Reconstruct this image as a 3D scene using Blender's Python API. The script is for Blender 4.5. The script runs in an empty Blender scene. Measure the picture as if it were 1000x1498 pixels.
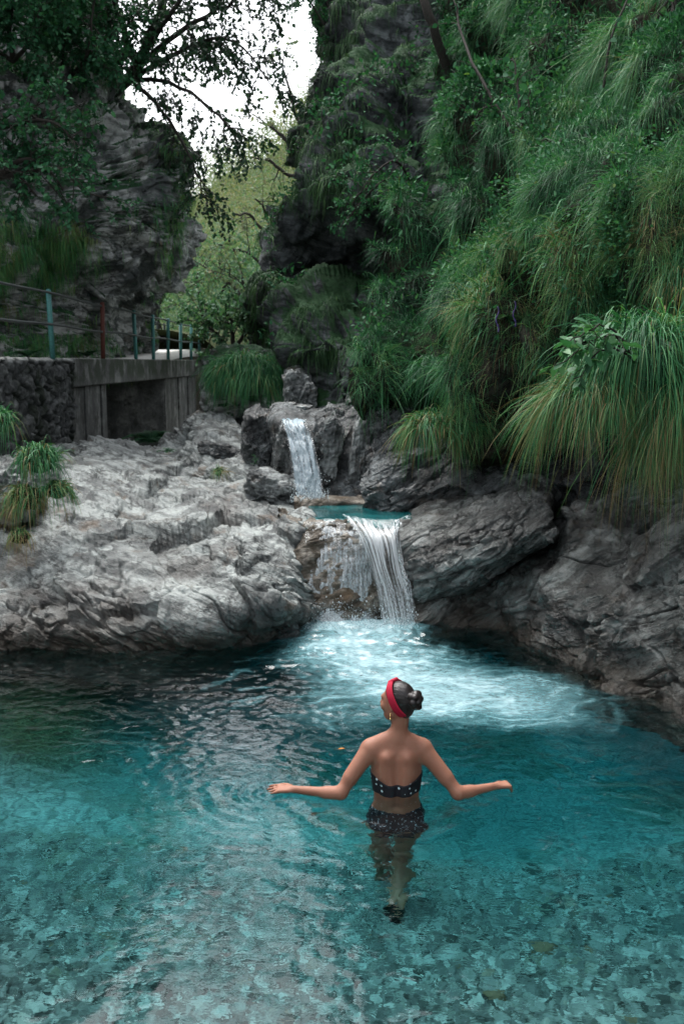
import bpy, math
import numpy as np

S = bpy.context.scene
COL = S.collection
rng = np.random.default_rng(11)
R = math.radians

# ------------------------------------------------------------------ camera maths
TH = R(8.6); FPX = 1456.0; CAMZ = 2.5

def W(px, py, Y):
    """world point seen at photo pixel (px,py) at forward distance Y (metres)"""
    px, py, Y = np.broadcast_arrays(*[np.asarray(q, float) for q in (px, py, Y)])
    u = (px - 500) / FPX; v = (749 - py) / FPX
    dy = math.cos(TH) + v * math.sin(TH); dz = -math.sin(TH) + v * math.cos(TH)
    k = Y / dy
    return np.stack([u * k, Y, CAMZ + dz * k], -1)

def WZ(px, py, z):
    u = (px - 500) / FPX; v = (749 - py) / FPX
    dy = math.cos(TH) + v * math.sin(TH); dz = -math.sin(TH) + v * math.cos(TH)
    k = (z - CAMZ) / dz
    return np.array([u * k, dy * k, z])

def PX(P):
    P = np.asarray(P, float)
    q = P - np.array([0, 0, CAMZ])
    d = q[..., 1] * math.cos(TH) - q[..., 2] * math.sin(TH)
    v = q[..., 1] * math.sin(TH) + q[..., 2] * math.cos(TH)
    return 500 + FPX * q[..., 0] / d, 749 - FPX * v / d

# ------------------------------------------------------------------ noise
def _h(ix, iy, iz, s):
    h = (ix.astype(np.int64) * 374761393 + iy.astype(np.int64) * 668265263 + iz.astype(np.int64) * 2147483647 + s * 974634277) & 0xFFFFFFFF
    h = ((h ^ (h >> 13)) * 1274126177) & 0xFFFFFFFF
    h = ((h ^ (h >> 16)) * 2246822519) & 0xFFFFFFFF
    return h ^ (h >> 15)

_G = np.array([[1,1,0],[-1,1,0],[1,-1,0],[-1,-1,0],[1,0,1],[-1,0,1],[1,0,-1],[-1,0,-1],[0,1,1],[0,-1,1],[0,1,-1],[0,-1,-1],[1,1,0],[-1,1,0],[0,-1,1],[0,-1,-1]], float)

def perlin(p, seed=0):
    p = np.asarray(p, float); sh = p.shape[:-1]; p = p.reshape(-1, 3)
    i = np.floor(p).astype(np.int64); f = p - i
    w = f * f * f * (f * (f * 6 - 15) + 10)
    o = 0
    for a in (0, 1):
        for b in (0, 1):
            for c in (0, 1):
                g = _G[_h(i[:, 0] + a, i[:, 1] + b, i[:, 2] + c, seed) & 15]
                d = g[:, 0] * (f[:, 0] - a) + g[:, 1] * (f[:, 1] - b) + g[:, 2] * (f[:, 2] - c)
                o = o + d * (w[:, 0] if a else 1 - w[:, 0]) * (w[:, 1] if b else 1 - w[:, 1]) * (w[:, 2] if c else 1 - w[:, 2])
    return o.reshape(sh)

def fbm(p, o=4, seed=0, gain=.5):
    p = np.asarray(p, float); s = 0; a = 1
    for k in range(o):
        s = s + a * perlin(p * 2 ** k + 17.3 * k, seed + k); a *= gain
    return s

def ridged(p, o=4, seed=0, gain=.5):
    p = np.asarray(p, float); s = 0; a = 1
    for k in range(o):
        s = s + a * (1 - 2.2 * np.abs(perlin(p * 2.03 ** k + 9.1 * k, seed + k))); a *= gain
    return s

def worley(p, seed=0):
    p = np.asarray(p, float); sh = p.shape[:-1]; p = p.reshape(-1, 3)
    i = np.floor(p).astype(np.int64); F1 = np.full(len(p), 9.); F2 = F1.copy(); ID = np.zeros(len(p))
    for a in (-1, 0, 1):
        for b in (-1, 0, 1):
            for c in (-1, 0, 1):
                h = _h(i[:, 0] + a, i[:, 1] + b, i[:, 2] + c, seed)
                q = np.stack([i[:, 0] + a + (h & 1023) / 1023., i[:, 1] + b + ((h >> 10) & 1023) / 1023., i[:, 2] + c + ((h >> 20) & 1023) / 1023.], -1)
                d = np.sqrt(((q - p) ** 2).sum(-1))
                m = d < F1
                F2 = np.where(m, F1, np.minimum(F2, d)); ID = np.where(m, (h & 65535) / 65535., ID); F1 = np.where(m, d, F1)
    return F1.reshape(sh), F2.reshape(sh), ID.reshape(sh)

def facet(p, seed=0):
    """piecewise tilted planes: every cell leans its own way, so the surface breaks into flat chips"""
    p = np.asarray(p, float); sh = p.shape[:-1]; p = p.reshape(-1, 3)
    i = np.floor(p).astype(np.int64); F1 = np.full(len(p), 9.); F2 = F1.copy(); val = np.zeros(len(p))
    for a in (-1, 0, 1):
        for b in (-1, 0, 1):
            for c in (-1, 0, 1):
                h = _h(i[:, 0] + a, i[:, 1] + b, i[:, 2] + c, seed)
                d3 = np.stack([i[:, 0] + a + (h & 1023) / 1023., i[:, 1] + b + ((h >> 10) & 1023) / 1023., i[:, 2] + c + ((h >> 20) & 1023) / 1023.], -1) - p
                d = np.sqrt((d3 ** 2).sum(-1))
                g = (np.stack([(h >> 3) & 255, (h >> 9) & 255, (h >> 15) & 255], -1) / 127.5 - 1)
                v = (d3 * g).sum(-1) * 1.5 + (((h >> 5) & 255) / 255. - .5) * .7
                m = d < F1
                F2 = np.where(m, F1, np.minimum(F2, d)); val = np.where(m, v, val); F1 = np.where(m, d, F1)
    return val.reshape(sh), (F2 - F1).reshape(sh)

def sstep(a, b, x):
    t = np.clip((np.asarray(x, float) - a) / (b - a), 0, 1); return t * t * (3 - 2 * t)

def nrm(v):
    return v / np.maximum(np.linalg.norm(v, axis=-1, keepdims=True), 1e-9)

# ------------------------------------------------------------------ objects
def tag(o, label=None, cat=None, group=None, kind=None):
    if label: o['label'] = label
    if cat: o['category'] = cat
    if group: o['group'] = group
    if kind: o['kind'] = kind
    return o

def empty(name, loc, label, cat, group=None):
    o = bpy.data.objects.new(name, None); COL.objects.link(o)
    o.location = tuple(float(c) for c in loc); o.empty_display_size = .2
    return tag(o, label, cat, group)

def mesh(name, V, faces, mat, parent=None, smooth=True, attrs=None):
    """V (n,3) world coordinates; faces list of (m,k) int arrays. Origin goes to the base centre."""
    V = np.asarray(V, float).reshape(-1, 3)
    if not isinstance(faces, (list, tuple)): faces = [faces]
    faces = [np.asarray(f, np.int32) for f in faces if len(f)]
    me = bpy.data.meshes.new(name)
    if parent is None:
        org = np.array([(V[:, 0].min() + V[:, 0].max()) / 2, (V[:, 1].min() + V[:, 1].max()) / 2, V[:, 2].min()])
    else:
        org = np.array(parent.location) if parent.parent is None else np.array(parent.location) + np.array(parent.parent.location)
    me.vertices.add(len(V)); me.vertices.foreach_set('co', (V - org).ravel().astype(np.float32))
    tot = np.concatenate([np.full(len(f), f.shape[1], np.int32) for f in faces])
    idx = np.concatenate([f.ravel() for f in faces])
    me.loops.add(len(idx)); me.loops.foreach_set('vertex_index', idx)
    me.polygons.add(len(tot)); me.polygons.foreach_set('loop_start', np.concatenate([[0], np.cumsum(tot)[:-1]]).astype(np.int32))
    me.polygons.foreach_set('use_smooth', np.full(len(tot), smooth))
    me.update(calc_edges=True)
    for k, a in (attrs or {}).items():
        at = me.attributes.new(k, 'FLOAT', 'POINT'); at.data.foreach_set('value', np.asarray(a, np.float32).ravel())
    if mat: me.materials.append(mat)
    o = bpy.data.objects.new(name, me); COL.objects.link(o)
    if parent is not None:
        o.parent = parent
    else:
        o.location = tuple(org)
    return o

class Buf:
    """collects geometry for ONE mesh object"""
    def __init__(s): s.V = []; s.F = {}; s.n = 0; s.A = []
    def add(s, V, F, a=None):
        V = np.asarray(V, float).reshape(-1, 3)
        for f in (F if isinstance(F, list) else [F]):
            f = np.asarray(f, np.int64)
            if len(f): s.F.setdefault(f.shape[1], []).append(f + s.n)
        s.V.append(V); s.n += len(V)
        s.A.append(np.zeros(len(V)) if a is None else np.broadcast_to(np.asarray(a, float), (len(V),)))
    def build(s, name, mat, parent=None, smooth=True):
        return mesh(name, np.concatenate(s.V), [np.concatenate(f) for f in s.F.values()], mat, parent, smooth, {'tone': np.concatenate(s.A)})

def gridfaces(nr, nc, flip=False):
    i = np.arange(nr * nc).reshape(nr, nc)
    f = np.stack([i[:-1, :-1], i[1:, :-1], i[1:, 1:], i[:-1, 1:]], -1).reshape(-1, 4)
    return f[:, ::-1] if flip else f

def _cr(A, n):
    """Catmull-Rom resample along axis 0 to n samples"""
    A = np.asarray(A, float); m = len(A)
    B = np.concatenate([[2 * A[0] - A[1]], A, [2 * A[-1] - A[-2]]])
    t = np.linspace(0, m - 1, n); i = np.minimum(t.astype(int), m - 2); f = (t - i).reshape(-1, *([1] * (A.ndim - 1)))
    p0, p1, p2, p3 = B[i], B[i + 1], B[i + 2], B[i + 3]
    return .5 * (2 * p1 + (p2 - p0) * f + (2 * p0 - 5 * p1 + 4 * p2 - p3) * f ** 2 + (3 * p1 - p0 - 3 * p2 + p3) * f ** 3)

def loft(rows, nr, nc):
    """rows of (px,py,Y) control points -> dense world grid"""
    m = max(len(r) for r in rows)
    G = []
    for r in rows:
        r = W(*np.array(r, float).T)
        G.append(r if len(r) == m else _cr(r, m))
    G = np.array(G)
    G = _cr(G, nr)
    return np.swapaxes(_cr(np.swapaxes(G, 0, 1), nc), 0, 1)

def gnormals(P):
    return nrm(np.cross(np.gradient(P, axis=0), np.gradient(P, axis=1)))

def tube(B, pts, rad, ns=6, a=None, cap=True):
    pts = np.asarray(pts, float); n = len(pts); rad = np.broadcast_to(np.asarray(rad, float), (n,))
    T = nrm(np.gradient(pts, axis=0))
    ref = np.array([0, 0, 1.]) if abs(T[0, 2]) < .9 else np.array([1., 0, 0])
    U = np.zeros_like(T); u = ref
    for k in range(n):
        u = u - T[k] * u.dot(T[k]); u = u / max(np.linalg.norm(u), 1e-9); U[k] = u
    Vv = np.cross(T, U)
    an = np.linspace(0, 2 * np.pi, ns, endpoint=False)
    P = pts[:, None] + rad[:, None, None] * (np.cos(an)[None, :, None] * U[:, None] + np.sin(an)[None, :, None] * Vv[:, None])
    i = np.arange(n * ns).reshape(n, ns); j = np.roll(i, -1, 1)
    F = [np.stack([i[:-1], j[:-1], j[1:], i[1:]], -1).reshape(-1, 4)]
    if cap: F += [i[0][None, ::-1], i[-1][None]]
    B.add(P, F, a)

def box(B, lo, hi, a=None, n=None, jit=0, seed=0):
    lo = np.array(lo, float); hi = np.array(hi, float); b = min(.02, (hi - lo).min() * .25)
    V = []; 
    for z, s in ((lo[2], b), (lo[2] + b, 0), (hi[2] - b, 0), (hi[2], b)):
        x0, x1, y0, y1 = lo[0] + s, hi[0] - s, lo[1] + s, hi[1] - s
        V += [(x0 + b * (s == 0), y0, z), (x1 - b * (s == 0), y0, z), (x1, y0 + b * (s == 0), z), (x1, y1 - b * (s == 0), z), (x1 - b * (s == 0), y1, z), (x0 + b * (s == 0), y1, z), (x0, y1 - b * (s == 0), z), (x0, y0 + b * (s == 0), z)]
    i = np.arange(32).reshape(4, 8); j = np.roll(i, -1, 1)
    B.add(V, [np.stack([i[:-1], j[:-1], j[1:], i[1:]], -1).reshape(-1, 4), i[0][None, ::-1], i[-1][None]], a)

def blades(B, root, d, L, w, sag, tone, seg=4, droop=None):
    N = len(root); sag = np.asarray(sag)[:, None]; L = np.asarray(L)[:, None] / (.55 + .55 * sag) * 1.15
    side = nrm(np.cross(d, rng.normal(size=(N, 3)) * .6 + np.array([0, -1., .2])))
    t = np.linspace(0, 1, seg + 1)
    P = np.zeros((N, seg + 1, 2, 3)); dn = np.array([0, 0, -1.])
    for k, tt in enumerate(t):
        c = root + L * (d * tt * (1 - .25 * sag * tt) + dn * sag * tt * tt)
        ww = (np.asarray(w) * (1 - tt) ** .6 * (.7 + .6 * tt))[:, None] if tt < 1 else (np.asarray(w) * .06)[:, None]
        P[:, k, 0] = c - side * ww; P[:, k, 1] = c + side * ww
    b = (np.arange(N) * (seg + 1) * 2)[:, None]
    k = np.arange(seg) * 2
    F = np.stack([b + k, b + k + 1, b + k + 3, b + k + 2], -1).reshape(-1, 4)
    B.add(P, F, np.repeat(tone, (seg + 1) * 2))

def leaves(B, root, d, n, L, w, tone, fold=.25):
    """folded kite-shaped leaves: 6 vertices, 4 triangles-ish quads"""
    N = len(root); L = np.broadcast_to(np.asarray(L, float), (N,))[:, None]; w = np.broadcast_to(np.asarray(w, float), (N,))[:, None]
    d = nrm(d); s = nrm(np.cross(d, n)); n = np.cross(s, d)
    P = np.stack([root, root + d * L * .38 + s * w + n * w * fold, root + d * L * .75 + s * w * .62 + n * w * fold * .5, root + d * L - n * w * fold,
                  root + d * L * .75 - s * w * .62 + n * w * fold * .5, root + d * L * .38 - s * w + n * w * fold, root + d * L * .5], 1)
    b = (np.arange(N) * 7)[:, None]
    F = np.concatenate([b + np.array(q) for q in ([0, 1, 2, 6], [6, 2, 3, 4], [0, 6, 4, 5])])
    B.add(P, F, np.repeat(tone, 7))

# ------------------------------------------------------------------ materials
class Mat:
    def __init__(s, name):
        s.m = bpy.data.materials.new(name); s.m.use_nodes = True; s.t = s.m.node_tree; s.t.nodes.clear()
        s.out = s.t.nodes.new('ShaderNodeOutputMaterial')
    def set(s, sock, v):
        if isinstance(v, bpy.types.NodeSocket): s.t.links.new(v, sock)
        else: sock.default_value = v if not (isinstance(v, tuple) and len(v) == 3 and sock.type == 'RGBA') else (*v, 1)
    def n(s, typ, i=None, o=0, **kw):
        nd = s.t.nodes.new('ShaderNode' + typ)
        for k, v in kw.items(): setattr(nd, k, v)
        for k, v in (i or {}).items(): s.set(nd.inputs[k], v)
        return nd.outputs[o]
    def mix(s, f, a, b, bt='MIX'):
        nd = s.t.nodes.new('ShaderNodeMix'); nd.data_type = 'RGBA'; nd.blend_type = bt
        s.set(nd.inputs[0], f); s.set(nd.inputs[6], a); s.set(nd.inputs[7], b); return nd.outputs[2]
    def ma(s, op, a, b=0., c=0., clamp=False):
        nd = s.t.nodes.new('ShaderNodeMath'); nd.operation = op; nd.use_clamp = clamp
        s.set(nd.inputs[0], a); s.set(nd.inputs[1], b); s.set(nd.inputs[2], c); return nd.outputs[0]
    def vm(s, op, a, b, out=0):
        nd = s.t.nodes.new('ShaderNodeVectorMath'); nd.operation = op
        s.set(nd.inputs[0], a)
        if op == 'SCALE': s.set(nd.inputs['Scale'], b)
        else: s.set(nd.inputs[1], b)
        return nd.outputs[out]
    def ramp(s, f, st, interp='LINEAR'):
        nd = s.t.nodes.new('ShaderNodeValToRGB'); cr = nd.color_ramp; cr.interpolation = interp
        while len(cr.elements) < len(st): cr.elements.new(.5)
        for e, (p, c) in zip(cr.elements, st):
            e.position = p; e.color = (c, c, c, 1) if isinstance(c, (int, float)) else (*c, 1)
        s.set(nd.inputs[0], f); return nd.outputs[0]
    def step(s, f, a, b):
        nd = s.t.nodes.new('ShaderNodeMapRange'); nd.interpolation_type = 'SMOOTHSTEP'
        s.set(nd.inputs[0], f); s.set(nd.inputs[1], a); s.set(nd.inputs[2], b); return nd.outputs[0]
    def pos(s): return s.n('NewGeometry')
    def noise(s, v, sc, det=4., rough=.55, o=0, dist=0.):
        return s.n('TexNoise', {'Vector': v, 'Scale': sc, 'Detail': det, 'Roughness': rough, 'Distortion': dist}, o=o)
    def bsdf(s, col, rough=.6, spec=.5, normal=None, **ex):
        d = {'Base Color': col, 'Roughness': rough, 'Specular IOR Level': spec}
        if normal is not None: d['Normal'] = normal
        for k, v in ex.items(): d[k.replace('_', ' ')] = v
        return s.n('BsdfPrincipled', d)
    def done(s, sh, vol=None):
        s.t.links.new(sh, s.out.inputs[0])
        if vol is not None: s.t.links.new(vol, s.out.inputs[1])
        return s.m

def rock_mat(name, light=(.40, .40, .38), mid=(.2, .2, .195), dark=(.035, .038, .04), brown=(.12, .075, .04), bright=.5,
             tilt=(0, .5, .35), strata=1., wetz=None, wet=0., moss=0., mosscol=(.03, .07, .035), rough=.62, sc=1., spec=.4, damp=None, bump=.085):
    g = Mat(name); P = g.pos()
    v = g.n('Mapping', {'Vector': P, 'Rotation': tilt, 'Scale': (sc, sc, sc)})
    warp = g.vm('SCALE', g.vm('SUBTRACT', g.noise(v, 1.7, 3, o=1), (.5, .5, .5)), .14)
    vw = g.vm('ADD', v, warp)
    big = g.noise(v, .9, 5, .6)
    base = g.ramp(g.ma('ADD', g.ma('MULTIPLY', g.noise(vw, 3.1, 9, .62), .75), g.ma('MULTIPLY', big, .25)),
                  [(.33, dark), (.45, mid), (.56 - .08 * bright, light), (.74, tuple(min(.62, c * 1.35) for c in light))])
    # stretched strata streaks
    vs = g.n('Mapping', {'Vector': vw, 'Scale': (.8, .8, 8.5)})
    st = g.noise(vs, 1.5, 8, .65)
    base = g.mix(g.ma('MULTIPLY', g.step(st, .56, .40), .75 * strata), base, g.mix(.5, dark, mid))
    base = g.mix(g.ma('MULTIPLY', g.step(st, .57, .7), .45 * strata), base, light)
    # cracks: thin dark lines where a stretched noise crosses its middle value
    vc = g.n('Mapping', {'Vector': vw, 'Scale': (.7, .7, 3.2), 'Rotation': (.2, .25, 0)})
    def line(vv, sc, wd): return g.step(g.ma('ABSOLUTE', g.ma('SUBTRACT', g.noise(vv, sc, 6, .6), .5)), wd, 0.)
    cr = g.ma('MULTIPLY', g.ma('MAXIMUM', line(vc, 1.5, .010), g.ma('MULTIPLY', line(vw, 3.3, .012), .8)), g.step(g.noise(v, 1.6, 3), .42, .56))
    base = g.mix(g.ma('MULTIPLY', cr, .75), base, dark)
    # pale lichen discs and brown stains
    lv = g.n('TexVoronoi', {'Vector': g.vm('ADD', v, g.vm('SCALE', g.noise(v, 9, 3, o=1), .12)), 'Scale': 5.5})
    li = g.ma('MULTIPLY', g.step(lv, .34, .22), g.step(g.noise(v, 1.3, 2), .5, .6))
    base = g.mix(g.ma('MULTIPLY', li, .65), base, tuple(min(.6, c * 1.45) for c in light))
    base = g.mix(g.ma('MULTIPLY', g.step(g.noise(v, 2.3, 5, .65), .56, .7), .7), base, brown)
    if damp:   # big damp or silt stained areas, commoner towards the water
        zz = g.n('SeparateXYZ', {0: P}, o=2)
        dm = g.step(g.ma('SUBTRACT', g.noise(v, .55, 6, .6), g.ma('MULTIPLY', zz, damp[0])), damp[1], damp[1] + .14)
        base = g.mix(g.ma('MULTIPLY', dm, .72), base, g.mix(g.noise(v, 4, 6, .7), (.035, .034, .033), (.17, .155, .14)))
    fine = g.noise(v, 38, 5, .7)
    base = g.mix(.5, base, g.ramp(fine, [(.25, .25), (.75, 1.)]), 'MULTIPLY')
    rg = g.ma('ADD', g.ma('MULTIPLY', fine, .25), rough - .12)
    if wet: 
        wm = g.step(g.noise(v, 1.9, 4), .42, .58)
        base = g.mix(g.ma('MULTIPLY', wm, .6 * wet), base, dark); rg = g.mix(g.ma('MULTIPLY', wm, wet), g.n('CombineXYZ', {0: rg, 1: rg, 2: rg}), (.22, .22, .22))
    if wetz is not None:
        z = g.n('SeparateXYZ', {0: P}, o=2)
        wz = g.step(g.ma('ADD', z, g.ma('MULTIPLY', g.noise(v, 2.6, 5), -.34)), wetz[1] - .15, wetz[0] - .17)
        base = g.mix(g.ma('MULTIPLY', wz, .85), base, g.mix(g.noise(v, 5, 5), (.016, .015, .013), (.085, .066, .045)))
    if moss:
        nz = g.n('SeparateXYZ', {0: g.n('NewGeometry', o=1)}, o=2)
        mm = g.step(g.ma('ADD', g.ma('MULTIPLY', nz, .55), g.noise(v, 2.1, 6, .65)), 1.0 - moss * .6, 1.16 - moss * .6)
        base = g.mix(mm, base, g.mix(g.noise(v, 14, 4), tuple(c * .45 for c in mosscol), tuple(c * 1.5 for c in mosscol)))
    va = g.n('Mapping', {'Vector': vw, 'Scale': (1, 1, 2.), 'Rotation': (.6, .4, .8)})
    ch1 = g.n('TexVoronoi', {'Vector': g.vm('ADD', va, g.vm('SCALE', g.noise(v, 5, 4, o=1), .18)), 'Scale': 3.2, 'Randomness': 1.}, distance='CHEBYCHEV')
    ch2 = g.n('TexVoronoi', {'Vector': g.vm('ADD', va, g.vm('SCALE', g.noise(v, 14, 3, o=1), .05)), 'Scale': 11., 'Randomness': 1.}, distance='CHEBYCHEV')
    hgt = g.ma('ADD', g.ma('ADD', g.ma('MULTIPLY', g.noise(v, 5, 10, .7), .75), g.ma('MULTIPLY', st, .5)),
               g.ma('ADD', g.ma('ADD', g.ma('MULTIPLY', ch1, .8), g.ma('MULTIPLY', ch2, .22)), g.ma('SUBTRACT', g.ma('MULTIPLY', fine, .12), g.ma('MULTIPLY', cr, .3))))
    bp = g.n('Bump', {'Height': hgt, 'Strength': .9, 'Distance': bump})
    return g.done(g.bsdf(base, rg, spec, bp))

def leaf_mat(name, stops, rough=.5, trans=.25, spec=.35):
    g = Mat(name); t = g.n('Attribute', attribute_name='tone', o=2)
    c = g.ramp(t, stops)
    d = g.bsdf(c, rough, spec)
    tr = g.n('BsdfTranslucent', {'Color': g.mix(1., c, (1.0, 1.15, .6), 'MULTIPLY')})
    return g.done(g.n('MixShader', {0: trans, 1: d, 2: tr}))

def plain(name, col, rough=.6, spec=.4, bump=0., bs=60., var=.3, metallic=0.):
    g = Mat(name); P = g.pos(); nz = g.noise(P, bs, 5, .6)
    c = g.mix(var, col, g.ramp(nz, [(.3, .3), (.7, 1.2)]), 'MULTIPLY')
    return g.done(g.bsdf(c, rough, spec, g.n('Bump', {'Height': nz, 'Strength': bump, 'Distance': .01}) if bump else None, Metallic=metallic))

EXPOSURE = 1.36; SUN_E = .75; WATER_C = (.14, .86, .91); WATER_D = .72

# ------------------------------------------------------------------ camera, sky, sun
cd = bpy.data.cameras.new('camera'); cam = bpy.data.objects.new('camera', cd); COL.objects.link(cam)
cam.location = (0, 0, CAMZ); cam.rotation_euler = (R(90) - TH, 0, 0)
cd.sensor_fit = 'VERTICAL'; cd.sensor_height = 36; cd.lens = FPX / 1498 * 36; cd.clip_start = .05; cd.clip_end = 2000
S.camera = cam
cd.dof.use_dof = True; cd.dof.focus_distance = 6.0; cd.dof.aperture_fstop = 4.0
S.view_settings.view_transform = 'Standard'; S.view_settings.look = 'None'
S.view_settings.exposure = EXPOSURE
S.view_settings.gamma = 1
S.cycles.use_denoising = True
S.cycles.max_bounces = 9; S.cycles.transparent_max_bounces = 16; S.cycles.transmission_bounces = 7
S.cycles.diffuse_bounces = 3; S.cycles.glossy_bounces = 3
S.cycles.sample_clamp_indirect = 3; S.cycles.blur_glossy = .8

SUN_EL, SUN_AZ = R(64), R(326)        # azimuth measured clockwise from +Y
w = bpy.data.worlds.new('World'); S.world = w; w.use_nodes = True
t = w.node_tree; bg = t.nodes['Background']
sk = t.nodes.new('ShaderNodeTexSky'); sk.sky_type = 'NISHITA'; sk.sun_disc = False
sk.sun_elevation = SUN_EL; sk.sun_rotation = SUN_AZ; sk.air_density = 1.; sk.dust_density = 4.; sk.ozone_density = 1.
hs = t.nodes.new('ShaderNodeHueSaturation'); hs.inputs['Saturation'].default_value = .22; hs.inputs['Value'].default_value = 1.25
t.links.new(sk.outputs[0], hs.inputs['Color']); t.links.new(hs.outputs[0], bg.inputs[0]); bg.inputs[1].default_value = .15
ld = bpy.data.lights.new('sun', 'SUN'); ld.energy = SUN_E; ld.angle = R(42); ld.color = (1, .97, .93)
sun = bpy.data.objects.new('sun', ld); COL.objects.link(sun)
sun.rotation_euler = (R(90) - SUN_EL, 0, math.pi - SUN_AZ); sun.location = (0, 0, 40)

# ------------------------------------------------------------------ materials of the setting
M_ledge = rock_mat('pale limestone', light=(.35, .385, .372), mid=(.13, .148, .145), dark=(.03, .032, .035), bright=.75, tilt=(.15, -.42, .1), wetz=(.02, .36), strata=.9, damp=(.22, .37), rough=.5, bump=.085, spec=.5)
M_right = rock_mat('brown wet limestone', light=(.265, .29, .28), mid=(.075, .082, .076), dark=(.018, .018, .018), brown=(.075, .052, .032), bright=.3, tilt=(.1, .6, .1), wetz=(.0, .3), wet=.9, rough=.33, bump=.11, spec=.7, strata=1.1)
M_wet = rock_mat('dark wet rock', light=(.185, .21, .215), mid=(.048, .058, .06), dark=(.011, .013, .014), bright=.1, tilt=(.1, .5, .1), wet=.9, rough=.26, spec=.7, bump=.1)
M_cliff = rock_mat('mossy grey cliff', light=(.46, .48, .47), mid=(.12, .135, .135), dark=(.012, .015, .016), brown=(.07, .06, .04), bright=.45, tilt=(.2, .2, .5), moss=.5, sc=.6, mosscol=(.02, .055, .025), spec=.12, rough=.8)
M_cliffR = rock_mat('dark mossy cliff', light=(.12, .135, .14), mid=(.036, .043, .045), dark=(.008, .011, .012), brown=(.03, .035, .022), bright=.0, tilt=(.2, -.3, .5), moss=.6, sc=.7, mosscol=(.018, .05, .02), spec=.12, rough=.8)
M_soil = rock_mat('dark soil under grass', light=(.07, .065, .05), mid=(.03, .03, .024), dark=(.008, .009, .008), brown=(.04, .03, .018), bright=.1, moss=.5, mosscol=(.02, .05, .02), spec=.08, rough=.9)
M_boul = rock_mat('grey boulder', light=(.335, .365, .36), mid=(.135, .15, .15), dark=(.03, .032, .034), bright=.5, tilt=(.3, .3, 0), sc=1.3)

# ------------------------------------------------------------------ ground: the bed of the pool and the valley floor, one sheet
def bed_z(x, y):
    d = .72 + .42 * sstep(3.6, 5.6, y) + .8 * sstep(5.6, 7.8, y)
    d = d - .9 * sstep(-1.0, -3.0, x) * sstep(5.2, 7.2, y) - .28 * sstep(-.6, -2.6, x) * sstep(6.2, 4.2, y)
    d = d - .5 * sstep(1.6, 2.8, x) * sstep(5.5, 7.5, y) * 0 
    d = d + .35 * np.exp(-((x - 1.1) ** 2 / .9 + (y - 6.3) ** 2 / .7))
    z = -d
    z = z + 2.2 * sstep(3.6, 6.5, np.abs(x)) * sstep(14, 8, y) + 2.2 * sstep(0, -4, y)
    z = np.where(y > 10.0, np.maximum(z, .1 + .25 * sstep(10, 12.5, y)), z)
    z = z + sstep(30, 70, y) * 4
    return z
xs = np.concatenate([np.linspace(-160, -7, 18), np.arange(-6.4, 6.41, .05), np.linspace(7, 160, 18)])
ys = np.concatenate([np.linspace(-120, -4, 10), np.arange(-3.5, 12.51, .05), np.linspace(13, 220, 26)])
X, Y = np.meshgrid(xs, ys[::-1])
Pg = np.stack([X, Y, bed_z(X, Y)], -1)
Pg[..., 2] += .07 * fbm(Pg * 1.3, 4, 3) * (np.abs(X) < 7)
g = Mat('stony stream bed'); P = g.pos()
vo = g.n('TexVoronoi', {'Vector': g.vm('ADD', P, g.vm('SCALE', g.noise(P, 6, 3, o=1), .06)), 'Scale': 15.}, o=1)
vd = g.n('TexVoronoi', {'Vector': g.vm('ADD', P, g.vm('SCALE', g.noise(P, 6, 3, o=1), .06)), 'Scale': 15.})
c = g.ramp(g.n('SeparateXYZ', {0: vo}), [(0, (.10, .105, .10)), (.35, (.17, .175, .17)), (.8, (.24, .25, .235)), (1, (.32, .32, .30))])
c = g.mix(g.step(g.n('SeparateXYZ', {0: P}, o=1), 5.0, 6.4), c, g.mix(g.noise(P, .8, 5), (.26, .31, .30), (.50, .56, .54)))
c = g.mix(g.step(g.noise(P, 1.1, 5), .5, .62), c, g.mix(.6, c, (.2, .2, .14)))
c = g.mix(g.ma('MULTIPLY', g.step(g.n('SeparateXYZ', {0: P}), -1.2, -2.4), g.step(g.n('SeparateXYZ', {0: P}, o=1), 6.2, 7.4)), c, (.12, .11, .06))
c = g.mix(.75, c, g.ramp(vd, [(.0, .9), (.4, .65), (.8, .15)]), 'MULTIPLY')
M_bed = g.done(g.bsdf(c, .8, .2, g.n('Bump', {'Height': vd, 'Strength': .8, 'Distance': -.05})))
o = mesh('ground', Pg, gridfaces(*X.shape), M_bed); tag(o, kind='structure')

import bmesh
def ico(n):
    bm = bmesh.new(); bmesh.ops.create_icosphere(bm, subdivisions=n, radius=1.)
    V = np.array([v.co[:] for v in bm.verts]); F = np.array([[v.index for v in f.verts] for f in bm.faces]); bm.free(); return V, F
ICO5, ICO2, ICO1 = ico(6), ico(2), ico(1)
def bed_at(x, y):
    P = np.stack([x, y, bed_z(x, y)], -1); return P + np.array([0, 0, 1.]) * (.07 * fbm(P * 1.3, 4, 3))[..., None]
B = Buf(); n = 26000
c = bed_at(rng.uniform(-3.3, 3.3, n), 2.0 + 3.9 * rng.random(n) ** 1.1)
sz = np.minimum(.010 + rng.gamma(1.4, .009, n), .042)
for p, s_ in zip(c, sz):
    a = rng.random() * 6.28; V, F = ICO1; V = V * (1 + .35 * rng.normal(size=(len(V), 1)))
    V = V * np.array([1, rng.uniform(.55, 1), rng.uniform(.16, .4)]) * s_
    V = V @ np.array([[math.cos(a), math.sin(a), 0], [-math.sin(a), math.cos(a), 0], [0, 0, 1]]); V[:, 2] += V[:, 0] * rng.normal() * .3
    B.add(V + p + np.array([0, 0, s_ * .1]), F, np.clip(rng.choice([.1, .35, .6, .85, 1.], p=[.14, .30, .34, .215, .005]) + rng.normal() * .04, 0, 1))
g = Mat('stream pebbles'); t_ = g.n('Attribute', attribute_name='tone', o=2); P = g.pos()
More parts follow.
